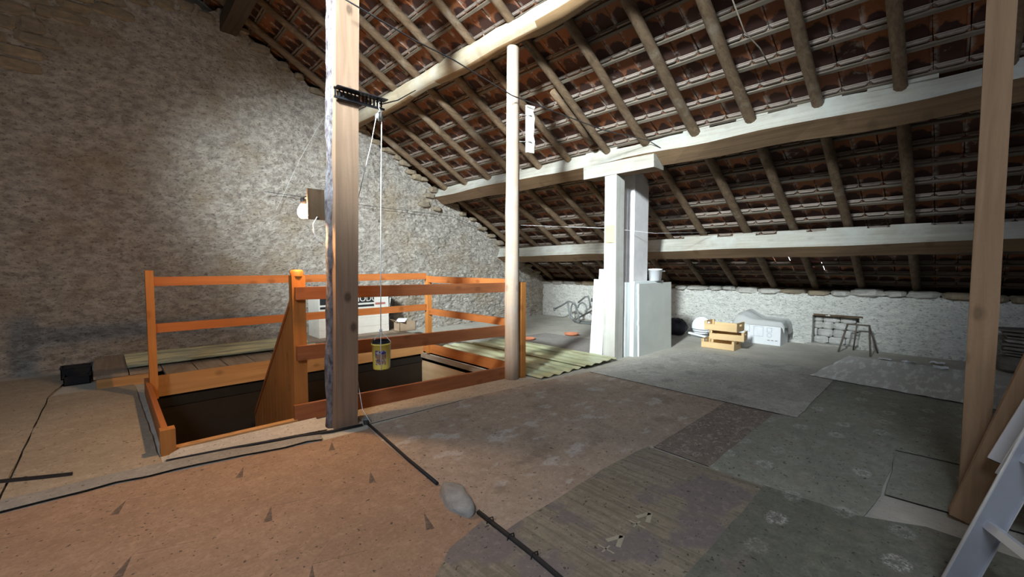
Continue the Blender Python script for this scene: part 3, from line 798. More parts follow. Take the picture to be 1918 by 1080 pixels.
def wavy_sheet(name, label, x0, x1, y0, y1, z0, waves, amp, mat, cat, along='y', group=None, droop=0.0):
    m = MB(); nx = waves * 6; ny = 8; vs = []
    for j in range(ny + 1):
        for i in range(nx + 1):
            u, w = i / nx, j / ny
            zz = z0 + amp * (1 + math.sin(u * waves * 2 * math.pi)) + .006 * noise.noise(Vector((u * 5, w * 4, z0)))
            if along == 'y': vs.append((x0 + (x1 - x0) * u, y0 + (y1 - y0) * w, zz))
            else: vs.append((x0 + (x1 - x0) * w, y0 + (y1 - y0) * u, zz))
    n = len(vs); top = [(a, b, c + .003) for a, b, c in vs]
    fs = [(j * (nx + 1) + i, j * (nx + 1) + i + 1, (j + 1) * (nx + 1) + i + 1, (j + 1) * (nx + 1) + i) for j in range(ny) for i in range(nx)]
    if along != 'y': fs = [tuple(reversed(f)) for f in fs]
    m.add(vs + top, [tuple(reversed(f)) for f in fs] + [tuple(a + n for a in f) for f in fs], 0, True)
    o = m.build(name, mat); return tag(o, label, cat, group)
def mat_fibre():
    n = NT('yellowed_fibreglass'); v = n.pos()
    a = n.noise(v, 3.2, 5, .65); b = n.noise(n.map(v, (9, 1.6, 1)), 1, 4, .6)
    c = n.mix(n.rng(a, .35, .65), (.50, .52, .36), (.42, .42, .24))
    c = n.mix(n.rng(b, .55, .68, 0, .85), c, (.20, .13, .06))
    n.col(c); n.rough(.45); n.b.inputs['Transmission Weight'].default_value = .0
    return n.m
M_fibre = mat_fibre()
def mat_fibre2():
    n = NT('green_fibreglass'); v = n.pos()
    b = n.noise(n.map(v, (1.2, 12, 1)), 1, 4, .6); a = n.noise(v, 4, 4)
    c = n.mix(n.rng(b, .4, .6), (.62, .60, .36), (.26, .27, .22))  # dark streaks put the rail shadow into the sheet's colour
    c = n.mix(n.rng(a, .5, .7, 0, .5), c, (.32, .33, .22)); n.col(c); n.rough(.4); return n.m
M_fibre2 = mat_fibre2()
# sheets on the floor right of the stairwell
wavy_sheet('fibreglass_sheet', 'yellowed corrugated fibreglass sheet on the floor beside the round post', 3.42, 4.28, 3.10, 5.45, .004, 5, .012, M_fibre, 'roofing sheet')
wavy_sheet('fibreglass_sheet', 'yellowed corrugated fibreglass sheet reaching the limewashed post', 4.12, 4.82, 3.04, 5.2, .032, 4, .010, M_fibre, 'roofing sheet')

# raised deck behind the stairwell
dk = thing('deck', (1.7, 6.4, 0), 'low raised plank deck between stairwell and gable wall', 'platform')
for i in range(14):
    x0 = -.10 + i * .27
    MB().beam((x0 + .13, 5.92 if i < 2 else 5.47, .125), (x0 + .13, 7.2, .125), .26, .03, n=3, jit=.003, seed=i).build('plank', M_deck, dk)
MB().box((-.08, 5.93, 0), (.32, 5.96, .11)).build('fascia_board', M_toe, dk)
MB().box((-.09, 5.96, 0), (-.06, 7.2, .11)).build('fascia_board', M_deck, dk)
for y in (5.62, 6.3, 7.0): MB().box((-.05 if y > 5.95 else .36, y, 0), (3.6, y + .08, .11)).build('joist', M_deck, dk)
wavy_sheet('fibreglass_sheet', 'long greenish corrugated sheet lying on the deck by the gable wall', .16, 2.1, 6.1, 7.05, .142, 6, .016, M_fibre2, 'roofing sheet', along='x')
for i, (x, y, z, w) in enumerate(((-.33, 6.35, 0, .20), (-.36, 6.62, .0, .24))):
    t = thing('plastic_tray', (x, y, 0), ('nearer' if i == 0 else 'farther') + ' black plastic tray beside the left end of the deck', 'tray', 'black trays by the deck')
    m = MB(); h = .085 + .05 * i
    m.box((x, y, 0), (x + w, y + .2, .008)); m.box((x, y, 0), (x + w, y + .008, h)); m.box((x, y + .192, 0), (x + w, y + .2, h))
    m.box((x, y, 0), (x + .008, y + .2, h)); m.box((x + w - .008, y, 0), (x + w, y + .2, h)); m.build('tray', M_black, t)
    m = MB()
    m.box((x - .008, y - .008, h), (x + w + .008, y + .008, h + .008)); m.box((x - .008, y + .192, h), (x + w + .008, y + .208, h + .008))
    m.box((x - .008, y, h), (x + .008, y + .2, h + .008)); m.box((x + w - .008, y, h), (x + w + .008, y + .2, h + .008)); m.build('rim', M_black, t)

# cartons on the deck
def text_part(txt, size, loc, rot, mat, parent, name='lettering', ext=.001):
    cu = bpy.data.curves.new(name, 'FONT'); cu.body = txt; cu.size = size; cu.extrude = ext; cu.align_x = 'LEFT'
    ob = bpy.data.objects.new(name, cu); COL.objects.link(ob)
    dg = bpy.context.evaluated_depsgraph_get(); me = bpy.data.meshes.new_from_object(ob.evaluated_get(dg))
    bpy.data.objects.remove(ob); me.materials.append(mat) if not me.materials else me.materials.__setitem__(0, mat)
    o2 = bpy.data.objects.new(name, me); COL.objects.link(o2); o2.parent = parent
    o2.location = Vector(loc) - parent_world(parent); o2.rotation_euler = rot
    return o2
M_ink = flat('black_ink', (.02, .02, .022), .7); M_red = flat('red_ink', (.38, .13, .11), .7)
CX0, CX1, CY = 2.35, 3.50, 6.68
for i, (z0, z1, lb) in enumerate(((.142, .255, 'lowest flat white carton of the stack on the deck'), (.257, .40, 'middle flat white carton of the stack on the deck'), (.402, .90, 'big white carton with black stripes on top of the stack'))):
    t = thing('carton', ((CX0 + CX1) / 2, CY + .2, z0), lb, 'box', 'flat cartons stacked on the deck')
    bo = MB().box((CX0, CY, z0), (CX1, CY + .45, z1)).build('box', M_carton, t)
    MB().box((CX0 + .0, CY + .2, z1 - .0005), (CX1, CY + .25, z1 + .001)).build('tape', M_kraft, bo)
    if i == 2:
        for xa, xb in ((CX0 + .02, CX0 + .18), (CX1 - .62, CX1 - .26)):
            for za, zb in ((.51, .54), (.58, .615)): MB().box((xa, CY - .002, za), (xb, CY, zb)).build('printed_stripe', M_ink, bo)
            MB().box((xa, CY - .002, .645), (xb, CY, .84)).build('printed_band', M_ink, bo)
        MB().box((CX1 - .24, CY - .002, .60), (CX1 - .06, CY, .635)).build('printed_stripe', M_red, bo)
        text_part('MODUL', .13, (CX1 - .61, CY - .004, .67), (R(90), 0, 0), M_carton, bo)
        MB().add([(CX1 + .005, CY + .05, .52), (CX1 + .03, CY + .03, .52), (CX1 + .07, CY + .05, .70), (CX1 + .005, CY + .06, .70),
                  (CX1 + .005, CY + .055, .52), (CX1 + .03, CY + .035, .52), (CX1 + .07, CY + .055, .70), (CX1 + .005, CY + .065, .70)],
                 [(0, 1, 2, 3), (7, 6, 5, 4), (0, 4, 5, 1), (1, 5, 6, 2), (2, 6, 7, 3), (3, 7, 4, 0)]).build('flap', M_cartonw, t)
t = thing('carton', (3.68, 6.5, .142), 'small open brown box holding papers beside the white cartons', 'box')
m = MB(); x0, x1, y0, y1, z0, z1 = 3.56, 3.86, 6.42, 6.62, .142, .30
m.box((x0, y0, z0), (x1, y1, z0 + .006))
for a in ((x0, y0, x1, y0 + .006), (x0, y1 - .006, x1, y1), (x0, y0, x0 + .006, y1), (x1 - .006, y0, x1, y1)): m.box((a[0], a[1], z0), (a[2], a[3], z1))
m.build('box', M_kraft, t)
MB().beam((x0, y0 + .1, z1 - .01), (x0 - .07, y0 + .1, z1 + .04), .2, .004).build('flap', M_kraft, t)
MB().beam((x0, y0 - .01, z1 + .01), (x0 + .13, y0 + .12, z1 + .05), .16, .003).build('sheet_of_paper', M_paper, t)
MB().beam((x0 + .05, y0 + .02, z1 + .02), (x0 + .18, y0 + .10, z1 + .0), .1, .003).build('sheet_of_paper', M_paper, t)

# ------------------------------------------------------------------ pulley bracket, rope, bucket
br = thing('pulley_bracket', (1.30, 3.2, 2.50), 'black perforated steel bracket with pulley on the bark-edged post', 'bracket')
m = MB()
for s in (0, 1):
    z = 2.53 - s * .05
for i in range(13):
    x = 1.275 + i * .03
    m.box((x, 3.19, 2.485 + i * .0008), (x + .008, 3.205, 2.545 + i * .0008))
m.box((1.27, 3.19, 2.54), (1.665, 3.205, 2.555)); m.box((1.27, 3.19, 2.475), (1.665, 3.205, 2.49)); m.box((1.27, 3.13, 2.54), (1.665, 3.205, 2.546))
for i in range(10):
    x = 1.29 + i * .038
m.build('perforated_angle', M_black, br)
MB().tube([(1.60, 3.16, 2.54), (1.60, 3.16, 2.47), (1.612, 3.16, 2.455), (1.60, 3.16, 2.44), (1.588, 3.16, 2.455), (1.598, 3.16, 2.47)], .005, 6).build('hook', M_steel, br)
MB().lathe([(.0, -.012), (.03, -.012), (.024, 0), (.03, .012), (.0, .012)], (1.60, 3.16, 2.405), 16, M=Matrix.Rotation(R(90), 4, 'X')).build('pulley_wheel', M_steel, br)
MB().tube([(1.588, 3.145, 2.44), (1.588, 3.145, 2.37), (1.612, 3.145, 2.37), (1.612, 3.145, 2.44), (1.588, 3.145, 2.44)], .004, 6).build('pulley_cheek', M_steel, br)
ro = thing('rope', (1.58, 3.16, .73), 'thin white rope over the pulley carrying the yellow pail', 'rope')
MB().tube([(1.622, 3.16, 2.405), (1.61, 3.16, 2.0), (1.595, 3.16, 1.3), (1.585, 3.16, .735)], .0038, 6).build('hauling_line', M_rope, ro)
MB().tube([(1.578, 3.16, 2.405), (1.56, 3.22, 2.2), (1.50, 3.36, 1.75), (1.46, 3.45, 1.40), (1.43, 3.42, .8), (1.44, 3.2, .12), (1.47, 3.13, .03)], .003, 6).build('tail_line', M_rope, ro)
MB().lathe([(.0, -.012), (.012, -.006), (.013, .006), (.0, .014)], (1.585, 3.16, .735), 8).build('knot', M_rope, ro)
bx, by = 1.585, 3.16
def pail(name, label, c, r0, r1, h, mat, liner=None):
    t = thing(name, c, label, 'bucket')
    MB().lathe([(0, 0), (r0, 0), (r0 + .001, .01), (r1, h), (r1 + .004, h), (r1 + .004, h - .012), (r1 - .004, h - .012), (r0 - .004, .012), (0, .012)], c, 22).build('body', mat, t)
    return t
n = NT('yellow_pail_print'); s = n.sep(n.coord()); ang = n.math('ARCTAN2', s[1], s[0]); z = s[2]
inp = n.math('MULTIPLY', n.math('GREATER_THAN', ang, -2.75), n.math('LESS_THAN', ang, -1.45))
band = lambda a, b: n.math('MULTIPLY', n.math('GREATER_THAN', z, a), n.math('LESS_THAN', z, b))
nz = n.noise(n.coord(), 55, 3, .6); nz2 = n.noise(n.map(n.coord(), (1, 1, 1), (2, 1, 5)), 38, 2, .5)
c = n.mix(n.rng(n.noise(n.coord(), 14, 3), .3, .7), (.72, .62, .10), (.80, .70, .18))
c = n.mix(n.math('MULTIPLY', inp, band(.04, .155)), c, n.mix(n.rng(nz, .45, .52), n.mix(n.rng(nz2, .45, .55), (.10, .13, .22), (.62, .56, .46)), (.35, .2, .12)))
c = n.mix(n.math('MULTIPLY', inp, band(.125, .155)), c, n.mix(n.rng(nz, .52, .58), (.045, .06, .36), (.55, .55, .6)))
n.col(c); n.rough(.45); M_pail = n.m
t = pail('pail', 'yellow pail with a blue printed label hanging on the rope', (bx, by, .43), .062, .072, .205, M_pail)
MB().lathe([(.066, .17), (.068, .21), (.066, .225), (.055, .20), (.05, .12)], (bx, by, .43), 14).build('bag_liner', M_black, t)
MB().add([(bx - .07, by, .63), (bx - .055, by, .63), (bx - .064, by + .002, .685), (bx - .06, by + .006, .63)], [(0, 1, 2), (1, 3, 2), (3, 0, 2)]).build('liner_tip', M_black, t)
for sx, sy in ((-.035, -.066), (.065, -.030), (-.03, .066)):
    MB().tube([(bx, by, .73), (bx + sx * 1.02, by + sy * 1.02, .645), (bx + sx * 1.03, by + sy * 1.03, .63), (bx + sx * .90, by + sy * .90, .432), (bx, by, .426)], .003, 6).build('sling_cord', M_rope, t)

# ------------------------------------------------------------------ cables, wires, stone
def line(name, label, pts, r, mat, cat, seg=6):
    o = MB().tube(pts, r, seg).build(name, mat); return tag(o, label, cat)
line('power_cable', 'black cable sagging from the sawn post across to the long grey purlin', [(1.23, 3.10, 3.16), (1.45, 3.12, 3.14), (1.9, 3.13, 3.08), (2.31, 3.15, 3.06), (3.12, 3.25, 3.0), (3.7, 3.1, 2.92), (4.3, 2.95, 2.84), (4.84, 2.65, 2.76), (4.9, 2.45, 2.6)], .0055, M_cable, 'cable')
line('power_cable', 'black cable looping from the pulley bracket to the log purlin', [(1.60, 3.2, 2.53), (1.9, 3.7, 2.72), (2.4, 4.3, 3.05), (3.08, 5.05, 3.56)], .006, M_cable, 'cable')
line('drying_wire', 'pale wire stretched from the limewashed post to the lowest purlin', [(4.6, 4.6, 1.86), (4.84, 3.2, 1.74), (5.6, 2.95, 1.70), (6.49, 2.55, 1.74)], .0025, M_rope, 'wire')
line('twine', 'thin twine hanging slack against the gable wall', [(2.9, 7.0, 4.1), (2.55, 7.17, 3.4), (2.3, 7.2, 2.9), (1.95, 7.2, 2.1)], .002, M_rope, 'twine')
line('thin_wire', 'thin dark wire running along the gable wall behind the pulley rope', [(1.8, 7.2, 2.35), (3.3, 7.2, 2.30), (5.2, 7.2, 2.25), (6.3, 7.2, 1.95)], .004, M_cable, 'wire')
line('hanging_stick', 'thin pale stick dangling from the tiles at top right', [(3.75, 1.35, 3.42), (3.95, 1.31, 3.2), (4.12, 1.24, 3.1), (4.28, 1.2, 2.98)], .006, M_batten, 'stick')
line('floor_cable', 'black conduit on the floor from the sawn post to the boulder', [(1.46, 3.14, .012), (1.42, 2.8, .014), (1.37, 2.4, .014), (1.33, 2.0, .014)], .011, M_cable, 'cable')
line('floor_cable', 'black conduit on the floor from the boulder towards the viewer', [(1.32, 1.62, .014), (1.30, 1.4, .016), (1.285, 1.2, .014), (1.25, .9, .012), (1.2, .4, .012)], .012, M_cable, 'cable')
line('floor_cable', 'black tube drawn as a floor crack from the sawn post along the pale threshold', [(.25, 3.425, .013), (.6, 3.36, .014), (.95, 3.27, .014), (1.2, 3.19, .014), (1.42, 3.16, .014)], .010, M_cable, 'cable')  # tube standing in for a dark crack in the floor
t = thing('pipe_stub', (1.46, 3.17, 0), 'short grey-green pipe end standing at the corner of the sawn post', 'pipe')
MB().lathe([(0, 0), (.022, 0), (.022, .035), (.027, .035), (.027, .045), (.016, .045), (.016, .03), (0, .03)], (1.46, 3.18, .005), 14).build('collar', flat('pipe_green', (.16, .19, .18), .6), t)
m = MB(); vs = []; fs = []
for i in range(9):
    th = math.pi / 2 * i / 8
    for kx in range(20):
        a = 2 * math.pi * kx / 20; q = Vector((math.cos(a) * math.cos(th), math.sin(a) * math.cos(th), math.sin(th)))
        rr = 1 + .22 * noise.noise(q * 1.7 + Vector((4, 2, 1))) + .07 * noise.noise(q * 5)
        vs.append((1.315 + (q.x * .075 + q.y * .03) * rr, 1.795 + (q.y * .165) * rr, q.z * .075 * rr))
for i in range(8):
    for kx in range(20): fs.append((i * 20 + kx, i * 20 + (kx + 1) % 20, i * 20 + 20 + (kx + 1) % 20, i * 20 + 20 + kx))
fs.append(tuple(160 + kx for kx in range(20)))
tag(m.add(vs, fs, 0, True).build('boulder', M_stonefloor), 'grey boulder poking through the floor between the two conduits', 'stone')
for i, (x, y, a) in enumerate(((1.312, 1.52, 'nearest the boulder'), (1.298, 1.36, 'in the middle'), (1.285, 1.2, 'farthest from the boulder'))):
    tag(MB().tube([(x - .022, y, .004), (x - .014, y + .004, .032), (x + .014, y - .004, .032), (x + .022, y, .004)], .003, 5).build('cable_clip', M_cable), 'bent nail over the front conduit, the one ' + a, 'nail', 'nails over the front conduit')

# ------------------------------------------------------------------ chimney flue and leaning panels
t = thing('chimney_flue', (5.5, 3.2, 0), 'plastered square chimney flue rising behind the limewashed post', 'chimney')
MB().beam((5.51, 3.21, 0), (5.53, 3.21, 2.70), .19, .38, side=(1, 0, 0), n=10, jit=.008, seed=4).build('shaft', M_plaster, t)
MB().beam((5.31, 3.24, 0), (5.32, 3.24, 2.32), .06, .05, side=(1, 0, 0), n=6, jit=.004, seed=6).build('edge_strip', M_plaster, t)
def panel(name, label, a, b, h, th, mat, lean=0.0, edge=None):
    """upright board standing from a to b, leaning towards +Y by `lean`"""
    t = thing(name, ((a[0] + b[0]) / 2, (a[1] + b[1]) / 2, 0), label, 'board')
    A, B = Vector((*a, 0)), Vector((*b, 0)); d = (B - A).normalized(); nrm = Vector((-d.y, d.x, 0)); up = Vector((0, 0, h)) + nrm * lean
    vs = [A, B, B + nrm * th, A + nrm * th]; vs = vs + [p + up for p in vs]
    MB().add(vs, [(0, 3, 2, 1), (4, 5, 6, 7), (0, 1, 5, 4), (1, 2, 6, 5), (2, 3, 7, 6), (3, 0, 4, 7)]).build('board', mat, t)
    if edge:
        m = MB(); n = 14
        for i in range(n):
            e0 = .016 + .012 * noise.noise(Vector((i * .9, 3, h)))
            m.box((-e0, 0, h * i / n), (0.002, th, h * (i + 1) / n), M=Matrix.Translation(A) @ Matrix(((d.x, nrm.x, 0, 0), (d.y, nrm.y, 0, 0), (0, 0, 1, 0), (0, 0, 0, 1))) @ Matrix(((1, 0, 0, 0), (0, 1, lean / h, 0), (0, 0, 1, 0), (0, 0, 0, 1))))
        m.build('crumbled_edge', edge, t)
    return t
M_panelg = flat('grey_panel', (.64, .66, .62), .7, var=.07, scale=3)
panel('insulation_panel', 'large grey panel standing in front beside the chimney flue', (5.30, 2.985), (6.24, 2.985), 1.0, .022, M_panelg, .02, M_panelw)
panel('insulation_panel', 'thick white panel standing behind the large grey panel', (5.22, 3.035), (6.05, 3.035), 1.03, .06, M_panelw, .0)
panel('insulation_panel', 'narrow off-white panel between chimney flue and limewashed post', (5.12, 3.105), (5.28, 3.105), 1.02, .03, M_panelw, .0)
panel('insulation_panel', 'white panel leaning just left of the limewashed post', (4.84, 3.49), (4.84, 3.29), 1.06, .02, M_panelw, .09)
panel('insulation_panel', 'taller white panel behind the one left of the limewashed post', (4.88, 3.44), (4.88, 3.29), 1.20, .02, M_panelw, .10)
t = thing('plastic_tub', (5.84, 3.07, 1.03), 'white plastic tub standing on top of the panels', 'bucket')
MB().lathe([(0, 0), (.085, 0), (.098, .15), (.104, .15), (.104, .17), (0, .175)], (5.85, 3.065, 1.031), 20).build('body', M_plas, t)
MB().tube([(5.95, 3.0, 1.17), (5.985, 2.98, 1.165), (5.98, 3.06, 1.165)], .008, 6).build('spout', M_plas, t)

# ------------------------------------------------------------------ along the eave wall
def crate(label, c, rz, tilt=0.0):
    t = thing('fruit_crate', c, label, 'crate', 'wooden fruit crates stacked by the eave wall')
    L, Wd, H, th = .46, .30, .095, .009     # long axis along local Y
    def P(name, a, b): MB().box(a, b).build(name, M_crate, None, loc=(0, 0, 0))
    objs = []
    def add(name, mb):
        o = mb.build(name, M_crate, None, loc=(0, 0, 0)); o.parent = t; objs.append(o)
    for s in (-1, 1):
        add('side_board', MB().box((s * (Wd / 2) - th / 2, -L / 2, .005), (s * (Wd / 2) + th / 2, L / 2, H)))
        y = s * L / 2
        # end boards with a hand hole, taller than the sides
        he = H + .04
        m = MB(); y0, y1 = y - th / 2, y + th / 2; hw = Wd / 2
        m.box((-hw, y0, .005), (hw, y1, he - .055)); m.box((-hw, y0, he - .025), (hw, y1, he))
        m.box((-hw, y0, he - .055), (-.05, y1, he - .025)); m.box((.05, y0, he - .055), (hw, y1, he - .025))
        add('end_board', m)
    for i in range(4):
        x = -Wd / 2 + .01 + i * .07
        add('base_slat', MB().box((x, -L / 2, 0), (x + .06, L / 2, .006)))
    for sx in (-1, 1):
        for sy in (-1, 1):
            add('corner_block', MB().box((sx * (Wd / 2 - .02) - .012, sy * (L / 2 - .02) - .012, .006), (sx * (Wd / 2 - .02) + .012, sy * (L / 2 - .02) + .012, H + .04)))
    t.rotation_euler = (tilt, 0, rz)
crate('bottom wooden fruit crate of the stack beside the white box', (6.76, 2.45, .0), .02)
crate('middle wooden fruit crate, set askew in the stack', (6.80, 2.36, .137), .16)
crate('top wooden fruit crate of the stack', (6.76, 2.41, .275), -.02)
# big carton with plastic sheet
t = thing('appliance_carton', (7.75, 2.13, 0), 'large white carton under a plastic sheet by the eave wall', 'box')
bo = MB().box((7.56, 1.86, 0), (7.98, 2.52, .36)).build('box', M_cartonw, t)
M_pr = flat('grey_print', (.45, .49, .56), .7)
for (ya, yb, za, zb) in ((2.10, 2.24, .12, .28), (2.30, 2.36, .18, .28), (1.98, 2.05, .20, .27)):
    w = .006
    m = MB().box((7.557, ya, za), (7.56, yb, za + w)); m.box((7.557, ya, zb - w), (7.56, yb, zb)); m.box((7.557, ya, za), (7.56, ya + w, zb)); m.box((7.557, yb - w, za), (7.56, yb, zb))
    m.build('printed_pictogram', M_pr, bo)
MB().lathe([(.028, 0), (.034, 0), (.034, .002), (.028, .002), (.028, 0)], (7.559, 2.015, .15), 16, M=Matrix.Rotation(R(-90), 4, 'Y')).build('printed_circle', M_pr, bo)
for ya in (1.90, 1.955, 2.005): MB().box((7.557, ya, .07), (7.56, ya + .035, .077)).build('printed_line', M_ink, bo)
n = NT('milky_plastic_sheet'); v = n.coord(); a = n.noise(v, 9, 4, .6)
n.col((.62, .63, .62)); n.rough(.3); n.b.inputs['Transmission Weight'].default_value = .25; n.b.inputs['IOR'].default_value = 1.05; n.bump(a, .5, .02); M_film = n.m
m = MB(); vs = []; NXX, NYY = 16, 30
for j in range(NYY + 1):
    yy = 1.74 + (2.66 - 1.74) * j / NYY
    for i in range(NXX + 1):
        xx = 7.50 + (8.04 - 7.50) * i / NXX
        z = .375 + .03 * noise.noise(Vector((xx * 5, yy * 5, 2)))
        hump = max(0, 1 - abs(yy - 2.42) / .25) * .13 * min(1, (xx - 7.50) * 5); z += hump
        if xx < 7.56: z = .375 - (7.56 - xx) / .06 * .075
        if yy < 1.86: z -= (1.86 - yy) / .12 * (.10 if xx < 7.75 else .2)
        if yy > 2.52: z -= (yy - 2.52) / .14 * .30
        vs.append((min(xx, 8.04) if xx >= 7.56 else 7.545 + (xx - 7.5) * .15, yy if yy > 1.86 else 1.845 - (1.86 - yy) * .3, z))
fs = [(j * (NXX + 1) + i, j * (NXX + 1) + i + 1, (j + 1) * (NXX + 1) + i + 1, (j + 1) * (NXX + 1) + i) for j in range(NYY) for i in range(NXX)]
nn = len(vs); top = [(a, b, c + .004) for a, b, c in vs]
m.add(vs + top, [tuple(reversed(f)) for f in fs] + [tuple(a + nn for a in f) for f in fs], 0, True)
tag(m.build('plastic_cover', M_film), 'milky plastic sheet draped over the large white carton', 'plastic sheet')
# black bag
m = MB(); vs = []; fs = []
for i in range(13):
    th = math.pi * (i / 12) - math.pi / 2
    for kx in range(24):
        a = 2 * math.pi * kx / 24; q = Vector((math.cos(a) * math.cos(th), math.sin(a) * math.cos(th), math.sin(th)))
        rr = 1 + .16 * noise.noise(q * 3.1) + .12 * noise.noise(q * 7)
        vs.append((7.45 + q.x * .17 * rr, 3.50 + q.y * .22 * rr, max(.002, .14 + q.z * .16 * rr)))
for i in range(12):
    for kx in range(24): fs.append((i * 24 + kx, i * 24 + (kx + 1) % 24, i * 24 + 24 + (kx + 1) % 24, i * 24 + 24 + kx))
n = NT('bin_liner'); n.col((.022, .022, .03)); n.rough(.35); n.bump(n.noise(n.coord(), 22, 4, .6), .8, .02)
tag(m.add(vs, fs, 0, True).build('bin_bag', n.m), 'crumpled black bin bag half hidden behind the grey panel', 'bag')
# white round fan heater leaning by the bag
t = thing('fan_heater', (7.52, 3.07, 0), 'white round fan with curved guard bars next to the black bag', 'fan')
F = Matrix.Translation((7.50, 3.06, .20)) @ Matrix.Rotation(R(-78), 4, 'Y')
MB().lathe([(0, .0), (.15, .0), (.165, -.015), (.165, -.06), (.12, -.08), (0, -.08)], (7.50, 3.06, .20), 24, M=F.to_3x3().to_4x4()).build('drum', M_plas, t)
for i in range(4):
    z = .15 - i * .035; w = math.sqrt(max(.0, .16 ** 2 - (z - .20) ** 2))
    MB().tube([(7.478 - .006 * i, 3.06 - w * math.cos(a * math.pi / 6), z - .02 * math.sin(a * math.pi / 6)) for a in range(7)], .006, 6).build('guard_bar', M_tubes, t)
MB().lathe([(0, 0), (.012, 0), (.012, .008), (0, .008)], (7.49, 2.98, .24), 10, M=F.to_3x3().to_4x4()).build('knob', M_tubes, t)
MB().beam((7.44, 3.24, .07), (7.40, 2.92, .035), .05, .03).build('foot_rail', M_plas, t)
MB().box((7.44, 2.95, 0), (7.60, 3.2, .03)).build('base', M_tubes, t)
# small trestle frame leaning at the walled-up opening
t = thing('metal_frame', (7.7, .96, 0), 'small rusty trestle frame leaning at the walled-up opening', 'frame')
M_rust = flat('rusty_steel', (.16, .13, .11), .7, .3)
MB().tube([(7.66, 1.15, .0), (7.80, 1.075, .40)], .012, 6).build('leg', M_rust, t)
MB().tube([(7.56, .78, .0), (7.80, .83, .40)], .012, 6).build('leg', M_rust, t)
MB().tube([(7.80, 1.085, .40), (7.80, .82, .40)], .012, 6).build('top_bar', M_rust, t)
MB().tube([(7.97, 1.02, .0), (7.80, .97, .39)], .010, 6).build('strut', M_rust, t)
MB().tube([(7.93, .74, .0), (7.80, .83, .39)], .010, 6).build('strut', M_rust, t)
# translucent film on the floor
n = NT('floor_film'); v = n.pos(); a = n.noise(n.map(v, (3, 14, 1)), 1, 5, .65)
n.col(n.mix(n.rng(a, .5, .60, 0, 1), (.56, .56, .53), (.85, .87, .87))); n.rough(.35); n.bump(a, .6, .02); M_ffilm = n.m
m = MB(); vs = []; A, B, C_, D = Vector((5.70, 1.10)), Vector((7.35, .98)), Vector((7.25, -.6)), Vector((5.45, -.5)); NN = 26
for j in range(NN + 1):
    for i in range(NN + 1):
        p = A.lerp(B, i / NN).lerp(D.lerp(C_, i / NN), j / NN)
        vs.append((p.x + .015 * noise.noise(Vector((p.x * 4, p.y * 4, 1))), p.y + .02 * noise.noise(Vector((p.x * 5, p.y * 3, 4))), .017 + .008 * noise.noise(Vector((p.x * 3, p.y * 9, 3))) + (.004 if i == 0 or j == 0 else 0)))
fs = [(j * (NN + 1) + i, (j + 1) * (NN + 1) + i, (j + 1) * (NN + 1) + i + 1, j * (NN + 1) + i + 1) for j in range(NN) for i in range(NN)]
tag(m.add(vs, fs, 0, True).build('plastic_film', M_ffilm), 'crinkled clear plastic film spread on the floor near the right post', 'plastic sheet')
for i, (x, y, lb) in enumerate(((7.36, .38, 'crumpled white paper scrap nearest the walled-up opening'), (7.52, .13, 'crumpled white paper scrap, farther of the pair by the right post'), (7.22, .09, 'crumpled white paper scrap, nearer of the pair by the right post'), (7.42, .62, 'small grey paper scrap beside the trestle frame foot'))):
    mm = MB(); vs = []; rd = random.Random(i + 5)
    for j in range(5):
        for q in range(5): vs.append((x + (j - 2) * .024 + rd.uniform(-.008, .008), y + (q - 2) * .032 + rd.uniform(-.01, .01), .016 + rd.uniform(0, .03) * (1 if i != 3 else .4)))
    fs = [(j * 5 + q, j * 5 + 5 + q, j * 5 + 6 + q, j * 5 + 1 + q) for j in range(4) for q in range(4)]
    tag(mm.add(vs, fs).build('paper_scrap', M_paper), lb, 'paper')
# stack of slabs at the eave wall
z = .0
ORD = ['lowest', 'second', 'third', 'fourth', 'fifth', 'sixth', 'seventh', 'eighth', 'topmost']
for i in range(9):
    h = .20 if i == 0 else rnd.uniform(.03, .05); rd = random.Random(i + 70)
    dy = rd.uniform(-.03, .03); dx = rd.uniform(-.03, .03)
    m = stone_mb((7.68 + dx, -.72 + dy, z + h / 2), .36, .64 + rd.uniform(-.05, .05), h * .92, i + 300, .05)
    tag(m.build('slate_slab', M_slab if i != 5 else M_stone_w), f'{ORD[i]} dark slab of the pile behind the right post', 'slab', 'slabs piled at the eave wall'); z += h
# terracotta saucers
for (x, y, r, lb) in ((6.02, 4.74, .13, 'terracotta saucer on the floor near the tangle of tubes'), (5.10, 4.93, .12, 'terracotta saucer on the floor next to the railing end')):
    MBo = MB().lathe([(0, 0), (r * .8, 0), (r, .035), (r + .006, .035), (r * .84, .008), (0, .008)], (x, y, .008), 20)
    tag(MBo.build('saucer', M_terra), lb, 'saucer')
# tangle of tubes in the corner: an old folding cart
t = thing('folding_cart', (7.5, 5.5, 0), 'folded grey tubular cart frame in the far corner', 'cart')
T_ = lambda nm, pts, r=.016: MB().tube(pts, r * 1.2, 7).build(nm, M_tubes, t)
T_('handle', [(7.4, 6.30, .27), (7.4, 6.1, .36), (7.4, 5.92, .46), (7.4, 5.82, .45), (7.4, 5.70, .38)])
T_('handle_grip', [(7.4, 6.34, .29), (7.4, 6.31, .22)], .016)
T_('frame_tube', [(7.4, 5.92, .45), (7.42, 5.92, .25), (7.42, 5.88, .13), (7.42, 5.75, .05)])
T_('frame_tube', [(7.38, 5.70, .40), (7.36, 5.62, .25), (7.34, 5.56, .04)])
T_('frame_tube', [(7.45, 5.68, .45), (7.45, 5.50, .58), (7.45, 5.42, .59), (7.45, 5.38, .50), (7.45, 5.36, .36)])
T_('frame_tube', [(7.5, 5.37, .54), (7.5, 5.1, .53), (7.5, 4.9, .52)])
T_('frame_tube', [(7.5, 5.37, .50), (7.5, 5.1, .48), (7.5, 4.9, .47)])
